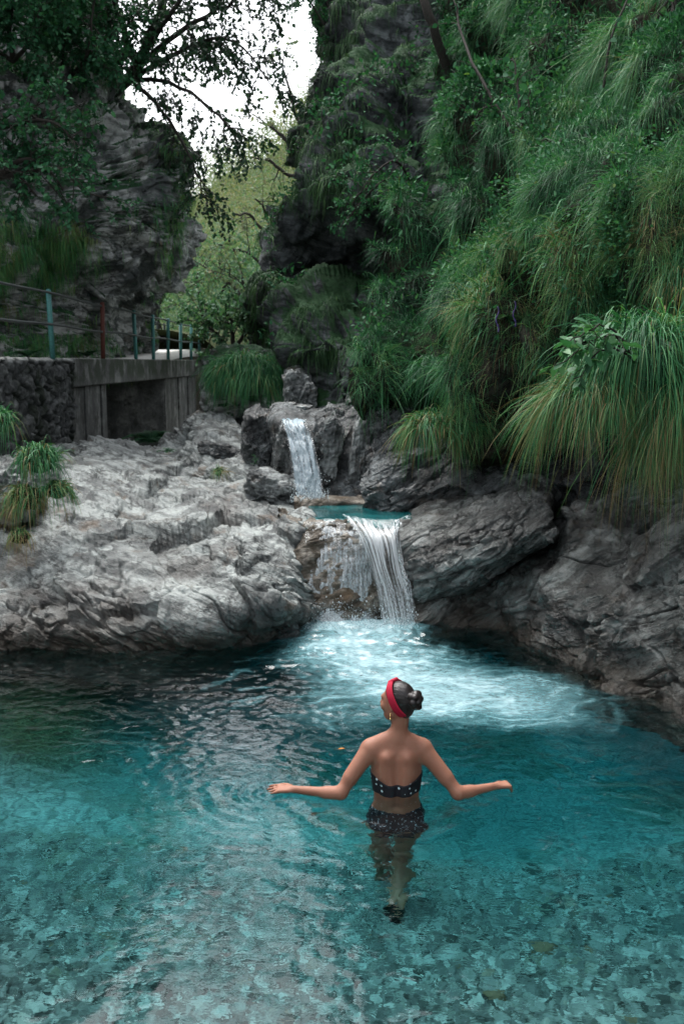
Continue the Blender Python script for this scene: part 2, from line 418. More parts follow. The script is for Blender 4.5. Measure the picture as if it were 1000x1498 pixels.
c = g.ramp(t_, [(0, (.03, .032, .03)), (.25, (.10, .105, .10)), (.5, (.18, .19, .185)), (.7, (.30, .31, .295)), (.9, (.43, .44, .42)), (.97, (.17, .12, .075))])
M_peb = g.done(g.bsdf(g.mix(.6, c, g.ramp(g.noise(P, 40, 4), [(.3, .3), (.7, .85)]), 'MULTIPLY'), .8, .2))
tag(B.build('pebbles', M_peb, smooth=False), 'pale and dark limestone pebbles on the pool bed', 'pebbles', kind='stuff')
for lab, x, y, s_ in (('ochre stone on the pool bed at the lower right', 1.05, 4.75, .075), ('flat ochre brown stone on the pool bed nearer the lower right corner', .72, 4.28, .06), ('dark stone on the pool bed at the lower left', -.62, 3.72, .06)):
    V, F = ICO2; V = V * (1 + .18 * perlin(V * 1.3 + x * 9, 2))[:, None] * np.array([1, .8, .35]) * s_ + bed_at(np.array([x]), np.array([y])) + np.array([0, 0, s_ * .2])
    tag(mesh('stone', V, F, M_peb, attrs={'tone': np.full(len(V), 1. if 'ochre' in lab else .02)}), lab, 'stone')

# ------------------------------------------------------------------ water of the plunge pool (closed body, ripples as real geometry)
xs = np.concatenate([np.arange(-5.2, -3.6, .06), np.arange(-3.6, 3.4, .018), np.arange(3.4, 5.21, .06)])
ys = np.concatenate([np.arange(-2.5, 2.2, .08), np.arange(2.2, 10.0, .018)])[::-1]
X, Y = np.meshgrid(xs, ys)
WX, WY = .34, 5.5
def wave(X, Y):
    p = np.stack([X, Y, X * 0], -1)
    wp = p + .12 * np.stack([fbm(p * 1.1 + 5, 2, 1), fbm(p * 1.1 + 9, 2, 2), X * 0], -1)
    near_fall = np.exp(-((X - .15) ** 2 / 1.6 + (Y - 9.2) ** 2 / 3.))
    amp = .55 + .5 * sstep(.2, 1.2, fbm(p * .55, 2, 44) + .6) + 3.2 * near_fall
    z = .020 * perlin(wp * np.array([1.3, 1.9, 1]), 5)
    z = z + .0115 * (1 - 2 * np.abs(perlin(wp * np.array([4.2, 4.8, 1]) + 3, 6)))
    z = z + .0062 * (1 - 2 * np.abs(perlin(wp * np.array([9., 10.5, 1]) + 8, 7)))
    z = z + .0032 * perlin(wp * np.array([19., 22, 1]), 8)
    z = z * amp * (.40 + .26 * sstep(4.4, 6.2, Y))
    for cx, cy, a, l, f in ((WX, WY, .0028, .17, .6), (-.42, 5.52, .004, .11, .3), (.98, 5.6, .0035, .11, .28), (.2, 9.2, .008, .42, 1.6)):
        r = np.sqrt((X - cx) ** 2 + (Y - cy) ** 2) + .05 * perlin(p * 2.2, 31)
        z = z + a * np.sin(r / l * 2 * np.pi) * np.exp(-r / f)
    return z
Z = wave(X, Y)
# foam: plume of air bubbles driven out by the fall, drifting to the right and towards the viewer
p3 = np.stack([X, Y, X * 0], -1)
wv = p3 + .35 * np.stack([fbm(p3 * .9, 3, 51), fbm(p3 * .9 + 4, 3, 52), X * 0], -1)
ax, ay = wv[..., 0], wv[..., 1]
cxl = .12 + .42 * np.clip(9.2 - ay, 0, 4) * .75
wid = .62 + .23 * np.clip(9.2 - ay, 0, 3)
foam = np.exp(-np.abs((ax - cxl) / wid) ** 2.6) * sstep(5.95, 7.2, ay + .22 * fbm(p3 * 1.4, 4, 53)) 
foam = foam * (.86 + .20 * fbm(wv * np.array([2.2, 4.5, 1]), 4, 54))
foam = np.maximum(foam, .95 * np.exp(-((X - .1) / .75) ** 4 - ((Y - 9.15) / .38) ** 2))
st = ridged(wv * np.array([2.6, 3.4, 1]), 3, 57) 
foam = np.clip(foam + .22 * sstep(1.1, 1.6, st) * sstep(.04, .4, foam), 0, 1)
ed = sstep(.12, .5, ridged(wv * np.array([1.3, 2.6, 1]) + 7, 4, 58) - 1.0) * np.exp(-((X + .35) ** 2 / 1.2 + (Y - 7.4) ** 2 / 1.0))
foam = np.clip(np.maximum(foam, .55 * ed), 0, 1)
sheen = np.exp(-((X + .55) / .95) ** 2 - ((Y - 5.0) / 1.25) ** 2) * (.4 + .6 * sstep(-.2, .35, fbm(p3 * 1.1, 3, 61))) + .5 * np.exp(-((X + .6) / .9) ** 2 - ((Y - 7.2) / .9) ** 2)
nr, nc = X.shape
top = np.stack([X, Y, Z], -1).reshape(-1, 3)
rim = np.concatenate([np.arange(nc), (np.arange(1, nr)) * nc + nc - 1, (nr - 1) * nc + np.arange(nc - 2, -1, -1), np.arange(nr - 2, 0, -1) * nc])
low = top[rim].copy(); low[:, 2] = -4
a = rim; b = np.roll(rim, -1); la = nr * nc + np.arange(len(rim)); lb = np.roll(la, -1)
Vw = np.concatenate([top, low, [[0, 4, -4]]]); ce = len(Vw) - 1
fw = [gridfaces(nr, nc), np.stack([a, b, lb, la], -1), np.stack([la, lb, np.full(len(la), ce)], -1)]
g = Mat('clear turquoise water'); P = g.pos()
fo = g.n('Attribute', attribute_name='foam', o=2)
pw = g.vm('ADD', P, g.vm('SCALE', g.noise(P, 3.5, 3, o=1), .12))
rip = g.ma('ADD', g.noise(g.n('Mapping', {'Vector': pw, 'Scale': (1, 1.5, 1)}), 22, 2, .5), g.ma('MULTIPLY', g.noise(g.n('Mapping', {'Vector': pw, 'Scale': (1, 1.6, 1)}), 7, 3, .6), 1.5))
bp = g.n('Bump', {'Height': rip, 'Strength': 1., 'Distance': g.ma('ADD', .0011, g.ma('MULTIPLY', g.n('Attribute', attribute_name='sheen', o=2), .0026))})
gl = g.n('BsdfGlass', {'Color': (1, 1, 1), 'Roughness': 0., 'IOR': 1.33, 'Normal': bp})
fn = g.noise(g.n('Mapping', {'Vector': pw, 'Scale': (1, 2.1, 1)}), 20, 6, .75)
fm = g.step(g.ma('ADD', g.ma('MULTIPLY', fo, .82), g.ma('MULTIPLY', g.ma('SUBTRACT', fn, .5), g.ma('ADD', .45, g.ma('MULTIPLY', fo, .85)))), .16, 1.05)
fc = g.mix(g.step(fo, .35, 1.15), (.16, .42, .47), (.36, .51, .55))
fs = g.n('MixShader', {0: .05, 1: g.n('BsdfDiffuse', {'Color': fc, 'Normal': bp}), 2: g.n('BsdfGlossy', {'Color': (1, 1, 1), 'Roughness': .3, 'Normal': bp})})
g.m.volume_intersection_method = 'ACCURATE' if hasattr(g.m, 'volume_intersection_method') else None
M_water = g.done(g.n('MixShader', {0: fm, 1: gl, 2: fs}), g.n('VolumeAbsorption', {'Color': WATER_C, 'Density': WATER_D}))
o = mesh('water', Vw, fw, M_water, attrs={'foam': np.concatenate([foam.ravel(), np.zeros(len(low) + 1)]), 'sheen': np.concatenate([sheen.ravel(), np.zeros(len(low) + 1)])}); tag(o, kind='structure')

# ------------------------------------------------------------------ rock masses
def rockify(G, amp, sc, seed, lump=0., lsc=1., tilt=.5, chip=.0):
    N = gnormals(G)
    q = G @ np.array([[math.cos(tilt), 0, -math.sin(tilt)], [0, 1, 0], [math.sin(tilt), 0, math.cos(tilt)]])
    q = q + .09 * np.stack([fbm(G * 1.1 * sc, 3, seed + 1), fbm(G * 1.1 * sc + 3, 3, seed + 2), fbm(G * 1.1 * sc + 6, 3, seed + 3)], -1) / sc
    bed = q * np.array([.55, .55, 3.2]) * sc
    f1, e1 = facet(q * np.array([.8, .8, 1.5]) * sc * .9, seed + 40)
    f2, e2 = facet(q * np.array([.7, .7, 2.]) * sc * 2.3, seed + 41)
    f3, e3 = facet(q * np.array([.8, .8, 1.8]) * sc * 6., seed + 42)
    mk = sstep(-.25, .35, fbm(q * np.array([.5, .5, 1.2]) * sc, 3, seed + 60)); mk = .32 + .68 * mk      # smooth worn areas and broken areas
    gl = fbm(bed * .55 + 3, 4, seed + 61); groove = sstep(.035, .0, np.abs(gl)) * sstep(-.3, .2, fbm(q * .7, 2, seed + 62))
    lay = fbm(bed * np.array([.6, .6, 1.5]), 5, seed + 63); step = np.round(lay * 4) / 4 * .6 + lay * .4       # bedding steps
    d = .75 * f1 + (.40 * f2 + .20 * f3 + .22 * ridged(bed * .7, 5, seed, .5) + .22 * fbm(q * 2.2 * sc, 6, seed + 9, .55)) * mk + .24 * step - .5 * groove - .2
    d = d - .25 * sstep(.08, 0, e1) * sstep(.0, .3, fbm(q * .9, 2, seed + 5)) - .10 * sstep(.08, 0, e2)
    if lump: d = d + lump / amp * fbm(G * lsc, 3, seed + 30)
    return G + N * (d * amp)[..., None]

def sheet(name, rows, nr, nc, mat, amp, sc, seed, label=None, cat=None, kind=None, group=None, **k):
    G = rockify(loft(rows, nr, nc), amp, sc, seed, **k)
    o = mesh(name, G, gridfaces(nr, nc), mat); tag(o, label, cat, group, kind)
    return o, G

ledge_rows = [
 [(-620, 600, 14.65), (-330, 600, 14.90), (-120, 600, 15), (0, 655, 15), (100, 650, 16.5), (200, 658, 17), (300, 680, 15), (400, 700, 12.6), (452, 735, 11.2), (462, 742, 11.4)],
 [(-620, 660, 12.15), (-330, 660, 12.40), (-120, 660, 12.5), (0, 668, 12.5), (100, 668, 13.5), (200, 676, 13.8), (300, 705, 12.5), (400, 728, 11.3), (448, 742, 10.5), (462, 748, 11.0)],
 [(-620, 720, 10.25), (-330, 720, 10.50), (-120, 720, 10.6), (0, 722, 10.7), (100, 718, 11.1), (200, 722, 11.4), (300, 740, 10.8), (400, 755, 10.2), (452, 762, 9.85), (464, 765, 10.5)],
 [(-620, 790, 9.15), (-330, 790, 9.40), (-120, 790, 9.5), (0, 790, 9.6), (100, 785, 9.7), (200, 785, 9.8), (300, 792, 9.6), (395, 800, 9.45), (444, 805, 9.6), (456, 808, 10.3)],
 [(-620, 860, 8.50), (-330, 860, 8.75), (-120, 860, 8.85), (0, 860, 8.9), (100, 855, 8.95), (200, 850, 8.95), (300, 850, 8.85), (390, 855, 8.85), (436, 862, 9.1), (448, 862, 9.9)],
 [(-620, 920, 8.15), (-330, 920, 8.40), (-120, 920, 8.5), (0, 920, 8.5), (100, 915, 8.5), (200, 910, 8.45), (300, 905, 8.4), (385, 892, 8.55), (438, 895, 8.95), (448, 897, 9.8)],
 [(-620, 950, 8.10), (-330, 950, 8.35), (-120, 950, 8.45), (0, 950, 8.45), (100, 952, 8.4), (200, 954, 8.38), (300, 952, 8.42), (375, 940, 8.8), (432, 918, 9.25), (445, 920, 9.8)],
 [(-620, 985, 8.15), (-330, 985, 8.40), (-120, 985, 8.5), (0, 990, 8.5), (100, 992, 8.45), (200, 994, 8.4), (300, 990, 8.5), (370, 980, 9.0), (425, 950, 9.4), (440, 950, 9.8)],
 [(-620, 1080, 8.25), (-330, 1080, 8.50), (-120, 1080, 8.6), (0, 1090, 8.6), (100, 1092, 8.55), (200, 1094, 8.5), (300, 1090, 8.7), (370, 1070, 9.2), (425, 1040, 9.6), (440, 1040, 9.9)]]
_, G_ledge = sheet('rock_ledge', ledge_rows, 330, 600, M_ledge, .12, 1.25, 3, 'broad pale limestone ledge sloping into the pool left of the lower waterfall', 'rock ledge', lump=.10, lsc=.8, tilt=-.42, chip=1.5)

out_rows = [
 [(215, 660, 19), (262, 640, 18.5), (292, 612, 18), (335, 625, 17), (380, 655, 15), (420, 692, 13.2), (445, 715, 12.3), (455, 722, 12.8)],
 [(215, 662, 17), (258, 650, 17), (290, 622, 16.5), (335, 640, 15.4), (380, 668, 13.8), (418, 700, 12.5), (443, 722, 11.8), (455, 730, 12.4)],
 [(215, 672, 15.5), (255, 664, 15.5), (292, 648, 15), (335, 660, 14.2), (380, 682, 13), (415, 708, 12), (438, 728, 11.4), (450, 735, 12)],
 [(215, 690, 14.2), (255, 685, 14.2), (295, 680, 13.6), (335, 690, 12.9), (380, 702, 12.2), (412, 722, 11.5), (434, 738, 11), (446, 745, 11.6)],
 [(215, 706, 13.6), (255, 705, 13.6), (295, 706, 13.2), (335, 714, 12.6), (380, 722, 11.9), (410, 738, 11.5), (430, 748, 11.2), (440, 752, 11.8)]]
_, G_out = sheet('rock_outcrop', out_rows, 150, 260, M_ledge, .12, 1.2, 14, 'jagged pale rock outcrop below the footbridge, running down towards the upper waterfall', 'rock outcrop', lump=.2, lsc=.9, tilt=-.5, chip=1.3)

slab_rows = [
 [(588, 748, 10.6), (640, 728, 10.6), (700, 712, 10.5), (765, 700, 10.2), (800, 710, 9.9), (815, 728, 9.9)],
 [(586, 756, 9.9), (640, 738, 9.8), (700, 722, 9.7), (765, 709, 9.45), (803, 722, 9.3), (812, 738, 9.5)],
 [(584, 775, 9.5), (640, 762, 9.35), (700, 748, 9.2), (765, 733, 9.0), (806, 742, 8.95), (814, 750, 9.2)],
 [(588, 812, 9.35), (640, 805, 9.1), (700, 788, 8.95), (765, 765, 8.8), (806, 762, 8.8), (815, 765, 9.2)],
 [(598, 850, 9.3), (640, 842, 9.05), (700, 820, 8.88), (765, 790, 8.72), (808, 778, 8.75), (816, 778, 9.2)],
 [(606, 876, 9.42), (645, 866, 9.22), (700, 842, 9.05), (765, 806, 8.9), (810, 790, 8.95), (816, 788, 9.3)],
 [(610, 895, 9.75), (648, 885, 9.65), (705, 858, 9.5), (768, 820, 9.4), (812, 800, 9.4), (818, 796, 9.6)]]
_, G_slab = sheet('rock_slab', slab_rows, 200, 250, M_right, .075, 1.5, 25, 'tilted grey slab right of the lower waterfall with a dark crack beneath it', 'rock slab', lump=.09, lsc=1.1, tilt=.6, chip=1.6)

low_rows = [
 [(590, 860, 9.9), (680, 842, 9.9), (740, 815, 9.8), (800, 775, 9.7), (860, 745, 9.3), (930, 735, 8.9), (1000, 730, 8.4), (1100, 710, 7.6), (1300, 650, 6.6)],
 [(600, 885, 9.5), (680, 866, 9.45), (740, 842, 9.3), (800, 805, 9.1), (860, 780, 8.6), (930, 775, 8.2), (1000, 775, 7.6), (1100, 760, 6.8), (1300, 740, 5.8)],
 [(605, 902, 9.3), (685, 892, 9.22), (740, 874, 9.0), (800, 852, 8.65), (855, 835, 8.25), (930, 835, 7.75), (1000, 840, 7.15), (1100, 850, 6.4), (1300, 860, 5.3)],
 [(608, 918, 9.22), (690, 912, 9.15), (745, 906, 8.95), (800, 895, 8.5), (848, 890, 8.02), (930, 895, 7.5), (1000, 905, 6.95), (1100, 940, 6.1), (1300, 990, 5.0)],
 [(608, 935, 9.2), (690, 930, 9.15), (745, 925, 8.95), (800, 930, 8.5), (842, 955, 7.85), (930, 965, 7.4), (1000, 985, 6.9), (1100, 1030, 6.0), (1300, 1110, 4.9)],
 [(608, 960, 9.25), (690, 960, 9.2), (745, 960, 9.0), (800, 975, 8.55), (838, 1005, 7.75), (930, 1030, 7.25), (1000, 1050, 6.85), (1100, 1120, 5.95), (1300, 1230, 4.8)],
 [(608, 1050, 9.4), (690, 1060, 9.3), (745, 1065, 9.1), (800, 1090, 8.6), (836, 1120, 7.8), (930, 1150, 7.2), (1000, 1180, 6.8), (1100, 1260, 5.9), (1300, 1400, 4.7)]]
_, G_low = sheet('rock_bank', low_rows, 260, 420, M_right, .10, 1.3, 36, 'stepped brown and grey wet rock bank along the right shore of the pool', 'rock bank', lump=.22, lsc=1.2, tilt=.6, chip=1.7)

# rock behind the lower waterfall, with the outlet lip of the small upper basin
fall_rows = [
 [(405, 742, 10.6), (440, 756, 10.0), (480, 757, 9.95), (520, 762, 9.9), (560, 770, 9.85), (590, 762, 9.95), (625, 745, 10.4)],
 [(410, 752, 10.0), (440, 764, 9.72), (480, 762, 9.7), (520, 768, 9.66), (560, 777, 9.68), (590, 775, 9.75), (620, 760, 10)],
 [(415, 790, 9.8), (440, 795, 9.55), (480, 792, 9.52), (525, 795, 9.48), (560, 800, 9.52), (590, 800, 9.65), (620, 795, 9.8)],
 [(415, 850, 9.55), (435, 848, 9.4), (480, 845, 9.38), (525, 848, 9.38), (565, 850, 9.45), (595, 850, 9.55), (625, 850, 9.7)],
 [(415, 905, 9.4), (435, 900, 9.28), (480, 900, 9.27), (525, 900, 9.3), (565, 900, 9.38), (600, 900, 9.45), (625, 900, 9.6)],
 [(415, 980, 9.4), (435, 980, 9.3), (480, 980, 9.3), (525, 980, 9.3), (565, 980, 9.35), (600, 980, 9.45), (625, 980, 9.6)]]
M_fallrock = rock_mat('algae stained rock', light=(.36, .33, .28), mid=(.16, .13, .09), dark=(.03, .025, .02), brown=(.13, .075, .03), bright=.3, wet=.6, rough=.4, sc=1.6, tilt=(0, 0, .4))
_, G_fall = sheet('fall_rock', fall_rows, 180, 170, M_fallrock, .045, 2., 47, 'brown algae stained rock face behind the lower waterfall', 'rock', lump=.05, lsc=2., chip=2.2)

wet_rows = [
 [(540, 590, 11.4), (560, 575, 11.6), (590, 600, 11.4), (640, 620, 11.2), (700, 640, 11.0), (760, 650, 10.8)],
 [(534, 620, 11.2), (560, 600, 11.0), (590, 625, 10.9), (640, 655, 10.7), (700, 672, 10.5), (760, 680, 10.3)],
 [(532, 660, 11.0), (560, 650, 10.7), (590, 668, 10.6), (640, 690, 10.4), (700, 700, 10.2), (760, 705, 10.0)],
 [(532, 700, 10.8), (560, 700, 10.5), (600, 706, 10.4), (645, 716, 10.25), (700, 722, 10.1), (760, 725, 10.0)],
 [(532, 738, 10.6), (565, 738, 10.35), (600, 740, 10.25), (650, 745, 10.2), (700, 745, 10.2), (760, 745, 10.1)],
 [(532, 770, 10.7), (565, 770, 10.4), (600, 770, 10.35), (650, 770, 10.3), (700, 770, 10.3), (760, 770, 10.2)]]
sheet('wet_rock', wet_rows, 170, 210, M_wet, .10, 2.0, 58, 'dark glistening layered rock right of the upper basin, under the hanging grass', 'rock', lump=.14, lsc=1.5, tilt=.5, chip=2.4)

cav_rows = [
 [(535, 540, 12.6), (620, 540, 12.2), (700, 540, 11.6), (790, 530, 11), (880, 440, 10.2), (960, 380, 9.6), (1060, 360, 9.0), (1250, 350, 8)],
 [(540, 620, 11.9), (620, 640, 11.5), (700, 650, 11.1), (790, 640, 10.8), (880, 600, 10), (960, 560, 9.3), (1060, 540, 8.6), (1250, 520, 7.5)],
 [(540, 690, 11.2), (620, 700, 10.9), (700, 690, 10.7), (790, 690, 10.3), (880, 700, 9.6), (960, 690, 8.8), (1060, 680, 7.9), (1250, 670, 6.8)],
 [(540, 760, 10.9), (620, 760, 10.8), (700, 745, 10.7), (790, 760, 10.1), (880, 790, 9.3), (960, 790, 8.4), (1060, 790, 7.4), (1250, 790, 6.3)],
 [(540, 850, 10.9), (620, 850, 10.8), (700, 850, 10.6), (790, 850, 10.1), (880, 860, 9.3), (960, 860, 8.4), (1060, 870, 7.4), (1250, 880, 6.3)]]
_, G_cav = sheet('cliff_foot', cav_rows, 200, 320, M_wet, .16, 1.1, 69, kind='structure', lump=.3, lsc=.9, tilt=.6, chip=1.3)

# ------------------------------------------------------------------ right hillside (grass grows on it later)
hill_rows = [
 [(690, -420, 24), (730, -440, 23), (770, -460, 22), (820, -480, 21), (900, -520, 19.5), (1000, -560, 18), (1120, -600, 16.5), (1350, -650, 14.5)],
 [(672, -160, 19.5), (715, -180, 19), (765, -200, 18.3), (820, -220, 17.5), (905, -260, 16), (1010, -300, 14.5), (1130, -340, 13), (1350, -380, 11.2)],
 [(655, 0, 17), (700, -15, 16.5), (760, -35, 15.6), (825, -60, 14.6), (910, -100, 13.4), (1005, -140, 12.2), (1120, -170, 11), (1350, -200, 9.4)],
 [(642, 120, 15.5), (690, 110, 15), (745, 90, 14.2), (815, 60, 13.2), (900, 20, 12), (995, -30, 10.9), (1100, -50, 9.9), (1350, -80, 8.4)],
 [(618, 230, 14.2), (672, 215, 13.7), (730, 195, 12.9), (805, 170, 12), (892, 130, 10.9), (985, 70, 9.9), (1085, 50, 9.0), (1350, 20, 7.6)],
 [(590, 340, 13), (650, 320, 12.5), (716, 300, 11.7), (796, 270, 10.9), (884, 220, 9.9), (976, 155, 9.0), (1075, 130, 8.2), (1350, 110, 6.9)],
 [(566, 430, 12.1), (638, 415, 11.5), (706, 400, 10.7), (788, 370, 9.9), (878, 305, 9.0), (968, 235, 8.2), (1068, 210, 7.5), (1350, 190, 6.3)],
 [(548, 510, 11.5), (628, 495, 10.9), (700, 490, 10.0), (780, 450, 9.3), (873, 375, 8.4), (962, 305, 7.7), (1060, 280, 7.0), (1350, 260, 5.9)],
 [(538, 545, 11.3), (622, 525, 10.7), (698, 530, 9.85), (776, 495, 9.15), (870, 400, 8.25), (960, 345, 7.6), (1060, 330, 6.95), (1350, 310, 5.85)],
 [(538, 562, 11.7), (620, 545, 11.1), (698, 552, 10.4), (778, 515, 9.7), (872, 420, 8.9), (960, 368, 8.3), (1060, 350, 7.6), (1350, 335, 6.5)],
 [(545, 565, 12.6), (625, 548, 12.2), (702, 556, 11.6), (785, 520, 11), (878, 425, 10.2), (965, 380, 9.6), (1060, 360, 9.0), (1350, 345, 8)]]
Gh = loft(hill_rows, 420, 420)
Nh = gnormals(Gh)
q = Gh + .45 * np.stack([fbm(Gh * .8, 3, 81), fbm(Gh * .8 + 3, 3, 82), fbm(Gh * .8 + 6, 3, 83)], -1)
F1, F2, ID = worley(q * np.array([1.05, .9, .75]), 84)
b = np.clip(1 - F1 * 1.05, 0, 1)
HILL_gap = sstep(.28, .02, F2 - F1)
hpx, hpy = PX(Gh)
HOLES = [(735, 95, 44, 36), (624, 190, 52, 95), (606, 250, 26, 46), (700, 30, 26, 22), (660, 300, 22, 30), (655, 560, 36, 24), (600, 330, 22, 34), (898, 425, 84, 42), (960, 400, 50, 30), (590, 120, 24, 50), (565, 200, 26, 40)]
hole = np.zeros(hpx.shape)
for hx, hy, ra, rb in HOLES:
    hole = np.maximum(hole, sstep(1.25, .75, np.sqrt(((hpx - hx) / ra) ** 2 + ((hpy - hy) / rb) ** 2) + .3 * fbm(Gh * 1.3, 3, 85)))
disp = .85 * b + .40 * fbm(Gh * .45, 3, 86) + .2 * fbm(Gh * 1.6, 4, 87) - .8 * hole - .22 * HILL_gap
Gh = Gh + Nh * disp[..., None] + np.array([0, 0, -1.]) * (.45 * b)[..., None]
o = mesh('hillside', Gh, gridfaces(*Gh.shape[:2]), M_soil); tag(o, kind='structure')
HILL_hole = hole

# ------------------------------------------------------------------ far right cliff
cr_rows = [
 [(520, -420, 27), (500, -430, 25), (545, -440, 23), (610, -450, 21.5), (700, -460, 21), (760, -470, 21)],
 [(520, -130, 24), (502, -130, 21.5), (540, -130, 19.5), (605, -130, 18.5), (680, -130, 18.2), (740, -130, 18.5)],
 [(512, 20, 22), (488, 20, 19.3), (520, 10, 17.8), (590, 0, 17), (665, 0, 17), (730, -10, 17.5)],
 [(495, 120, 21), (470, 120, 18), (510, 110, 16.4), (580, 110, 15.7), (655, 110, 15.9), (720, 100, 16.4)],
 [(478, 210, 21), (452, 210, 17.4), (490, 210, 15.6), (560, 210, 15.0), (645, 210, 15.1), (710, 200, 15.6)],
 [(470, 285, 20), (444, 290, 16.7), (480, 285, 15.0), (550, 285, 14.4), (635, 290, 14.2), (700, 280, 14.6)],
 [(478, 310, 20.5), (448, 318, 18), (482, 322, 17.2), (550, 325, 16.2), (630, 330, 14.6), (700, 320, 14.6)],
 [(482, 400, 21.5), (454, 405, 19.8), (492, 400, 18.3), (550, 400, 16.8), (625, 410, 14.8), (700, 400, 14)],
 [(455, 460, 19), (424, 470, 16.2), (478, 446, 14.8), (535, 440, 14.2), (605, 440, 13.6), (690, 440, 13.4)],
 [(440, 515, 18), (410, 515, 15.4), (458, 500, 13.9), (520, 505, 13.1), (595, 520, 12.9), (680, 520, 12.8)],
 [(452, 560, 17.5), (424, 558, 15.4), (468, 560, 14.2), (522, 575, 12.9), (590, 590, 12.7), (680, 590, 12.6)],
 [(475, 640, 17), (450, 630, 15.6), (490, 640, 14.2), (540, 650, 13), (590, 660, 12.6), (680, 660, 12.4)],
 [(475, 740, 17), (450, 740, 15.6), (490, 740, 14.2), (540, 740, 13), (590, 740, 12.6), (680, 740, 12.4)]]
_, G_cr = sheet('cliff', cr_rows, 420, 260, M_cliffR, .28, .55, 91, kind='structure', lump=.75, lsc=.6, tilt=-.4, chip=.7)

# small mossy rock spur further up the gorge
sp_rows = [
 [(405, 300, 27), (420, 310, 25), (440, 300, 24), (470, 290, 24)],
 [(392, 390, 27), (402, 392, 25), (430, 385, 23.5), (470, 380, 23.5)],
 [(372, 425, 27), (384, 428, 24.2), (420, 420, 23), (470, 420, 23)],
 [(378, 470, 27), (390, 470, 25), (425, 470, 24.2), (470, 470, 24)],
 [(386, 520, 27), (400, 522, 25), (430, 530, 24), (470, 540, 23.5)],
 [(390, 600, 27), (405, 600, 25), (430, 610, 24), (470, 620, 23.5)]]
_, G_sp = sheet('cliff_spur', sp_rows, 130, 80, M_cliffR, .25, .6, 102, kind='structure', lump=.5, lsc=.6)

# ------------------------------------------------------------------ left cliff
cl_rows = [
 [(-500, -500, 15), (-250, -450, 20), (-50, -420, 22), (20, -400, 23), (70, -380, 24), (110, -350, 26), (120, -350, 30)],
 [(-500, -150, 13.5), (-250, -100, 16.8), (-50, -60, 19), (50, -30, 20), (105, 0, 20.8), (145, 40, 22), (150, 50, 27)],
 [(-500, 60, 12.6), (-250, 70, 15.5), (-50, 85, 17.4), (60, 110, 18.4), (140, 135, 19), (188, 160, 20), (190, 165, 25)],
 [(-500, 170, 12), (-250, 180, 15), (-50, 195, 16.8), (60, 205, 17.8), (170, 215, 18.4), (258, 238, 19.4), (255, 240, 24)],
 [(-500, 260, 11.8), (-250, 270, 14.6), (-50, 285, 16.4), (60, 290, 17.4), (175, 295, 18.3), (260, 295, 19.6), (255, 290, 24)],
 [(-500, 330, 11.5), (-250, 340, 14.2), (-50, 348, 15.9), (60, 352, 17), (175, 352, 18.4), (268, 350, 20.2), (260, 345, 25)],
 [(-500, 400, 11.6), (-250, 410, 14.4), (-50, 415, 16.2), (60, 418, 17.6), (155, 422, 19.2), (215, 420, 21.6), (225, 415, 26)],
 [(-500, 470, 11.6), (-250, 480, 14.3), (-50, 485, 16.1), (60, 488, 17.9), (150, 490, 20), (196, 478, 23), (215, 470, 27)],
 [(-500, 540, 11.5), (-250, 535, 14.2), (-50, 532, 16), (60, 530, 18), (148, 528, 20.5), (194, 525, 24), (215, 522, 28)],
 [(-500, 640, 11.5), (-250, 600, 14.2), (-50, 600, 16), (60, 580, 18), (148, 560, 20.5), (194, 550, 24), (215, 545, 28)]]
_, G_cl = sheet('cliff', cl_rows, 400, 380, M_cliff, .36, .75, 113, kind='structure', lump=.55, lsc=.55, tilt=.3, chip=.75)

# ------------------------------------------------------------------ unseen gorge walls added round the viewer to cut the fill light
pl = np.array([(-10.5, 14), (-9.5, 9), (-8.2, 4), (-7.6, -1), (-6, -6), (-1, -9), (4, -8.5), (6, -5), (5.2, -1), (4.0, 2.5), (3.9, 5.2), (4.9, 7.2)], float)
tp = np.array([13, 12, 10, 8, 6, 4, 4, 6.5, 10, 13, 15, 15], float)
rows = []
for k, f in enumerate((1., .75, .5, .25, .0, -.25)):
    zz = tp * f if f >= 0 else np.full(12, -3.)
    o_ = 1 + .32 * max(f, 0) * (1 + .0 * k)
    rows.append(np.stack([pl[:, 0] * o_, pl[:, 1] * np.where(pl[:, 1] < 0, o_, 1), zz], -1))
Gw = np.swapaxes(_cr(np.swapaxes(_cr(np.array(rows), 90), 0, 1), 260), 0, 1)
Gw = Gw + gnormals(Gw) * (.9 * fbm(Gw * .35, 5, 700) + .35 * facet(Gw * .5, 701)[0])[..., None]
tag(mesh('cliff', Gw, gridfaces(90, 260), M_cliff), kind='structure')

# ------------------------------------------------------------------ loose boulders
def boulder(px, py, Y, rw, rh, rd, mat, label, seed, name='boulder', rot=0., blocky=.5, cat='boulder'):
    V, F = ICO5; k = Y / FPX
    c = W(px, py, Y + rd * .5)
    d = V / np.maximum(np.abs(V).max(1, keepdims=True), 1e-6) * .88
    U = V * (1 - blocky) + d * blocky
    q = U * 1.3 + seed * 7.7
    F1, F2, ID = worley(q * 1.25 + .3 * fbm(q, 3, seed)[:, None], seed)
    U = U * (1 + .20 * fbm(q * .9, 4, seed + 2) + .30 * (ID - .5) * sstep(0, .15, F2 - F1) + .05 * ridged(q * 3 * np.array([1, 1, 2]), 5, seed + 3) - .05)[:, None]
    U = U * np.array([rw * k, rd, rh * k])
    a = R(rot); U = U @ np.array([[math.cos(a), 0, -math.sin(a)], [0, 1, 0], [math.sin(a), 0, math.cos(a)]])
    return tag(mesh(name, U + c, F, mat), label, cat)

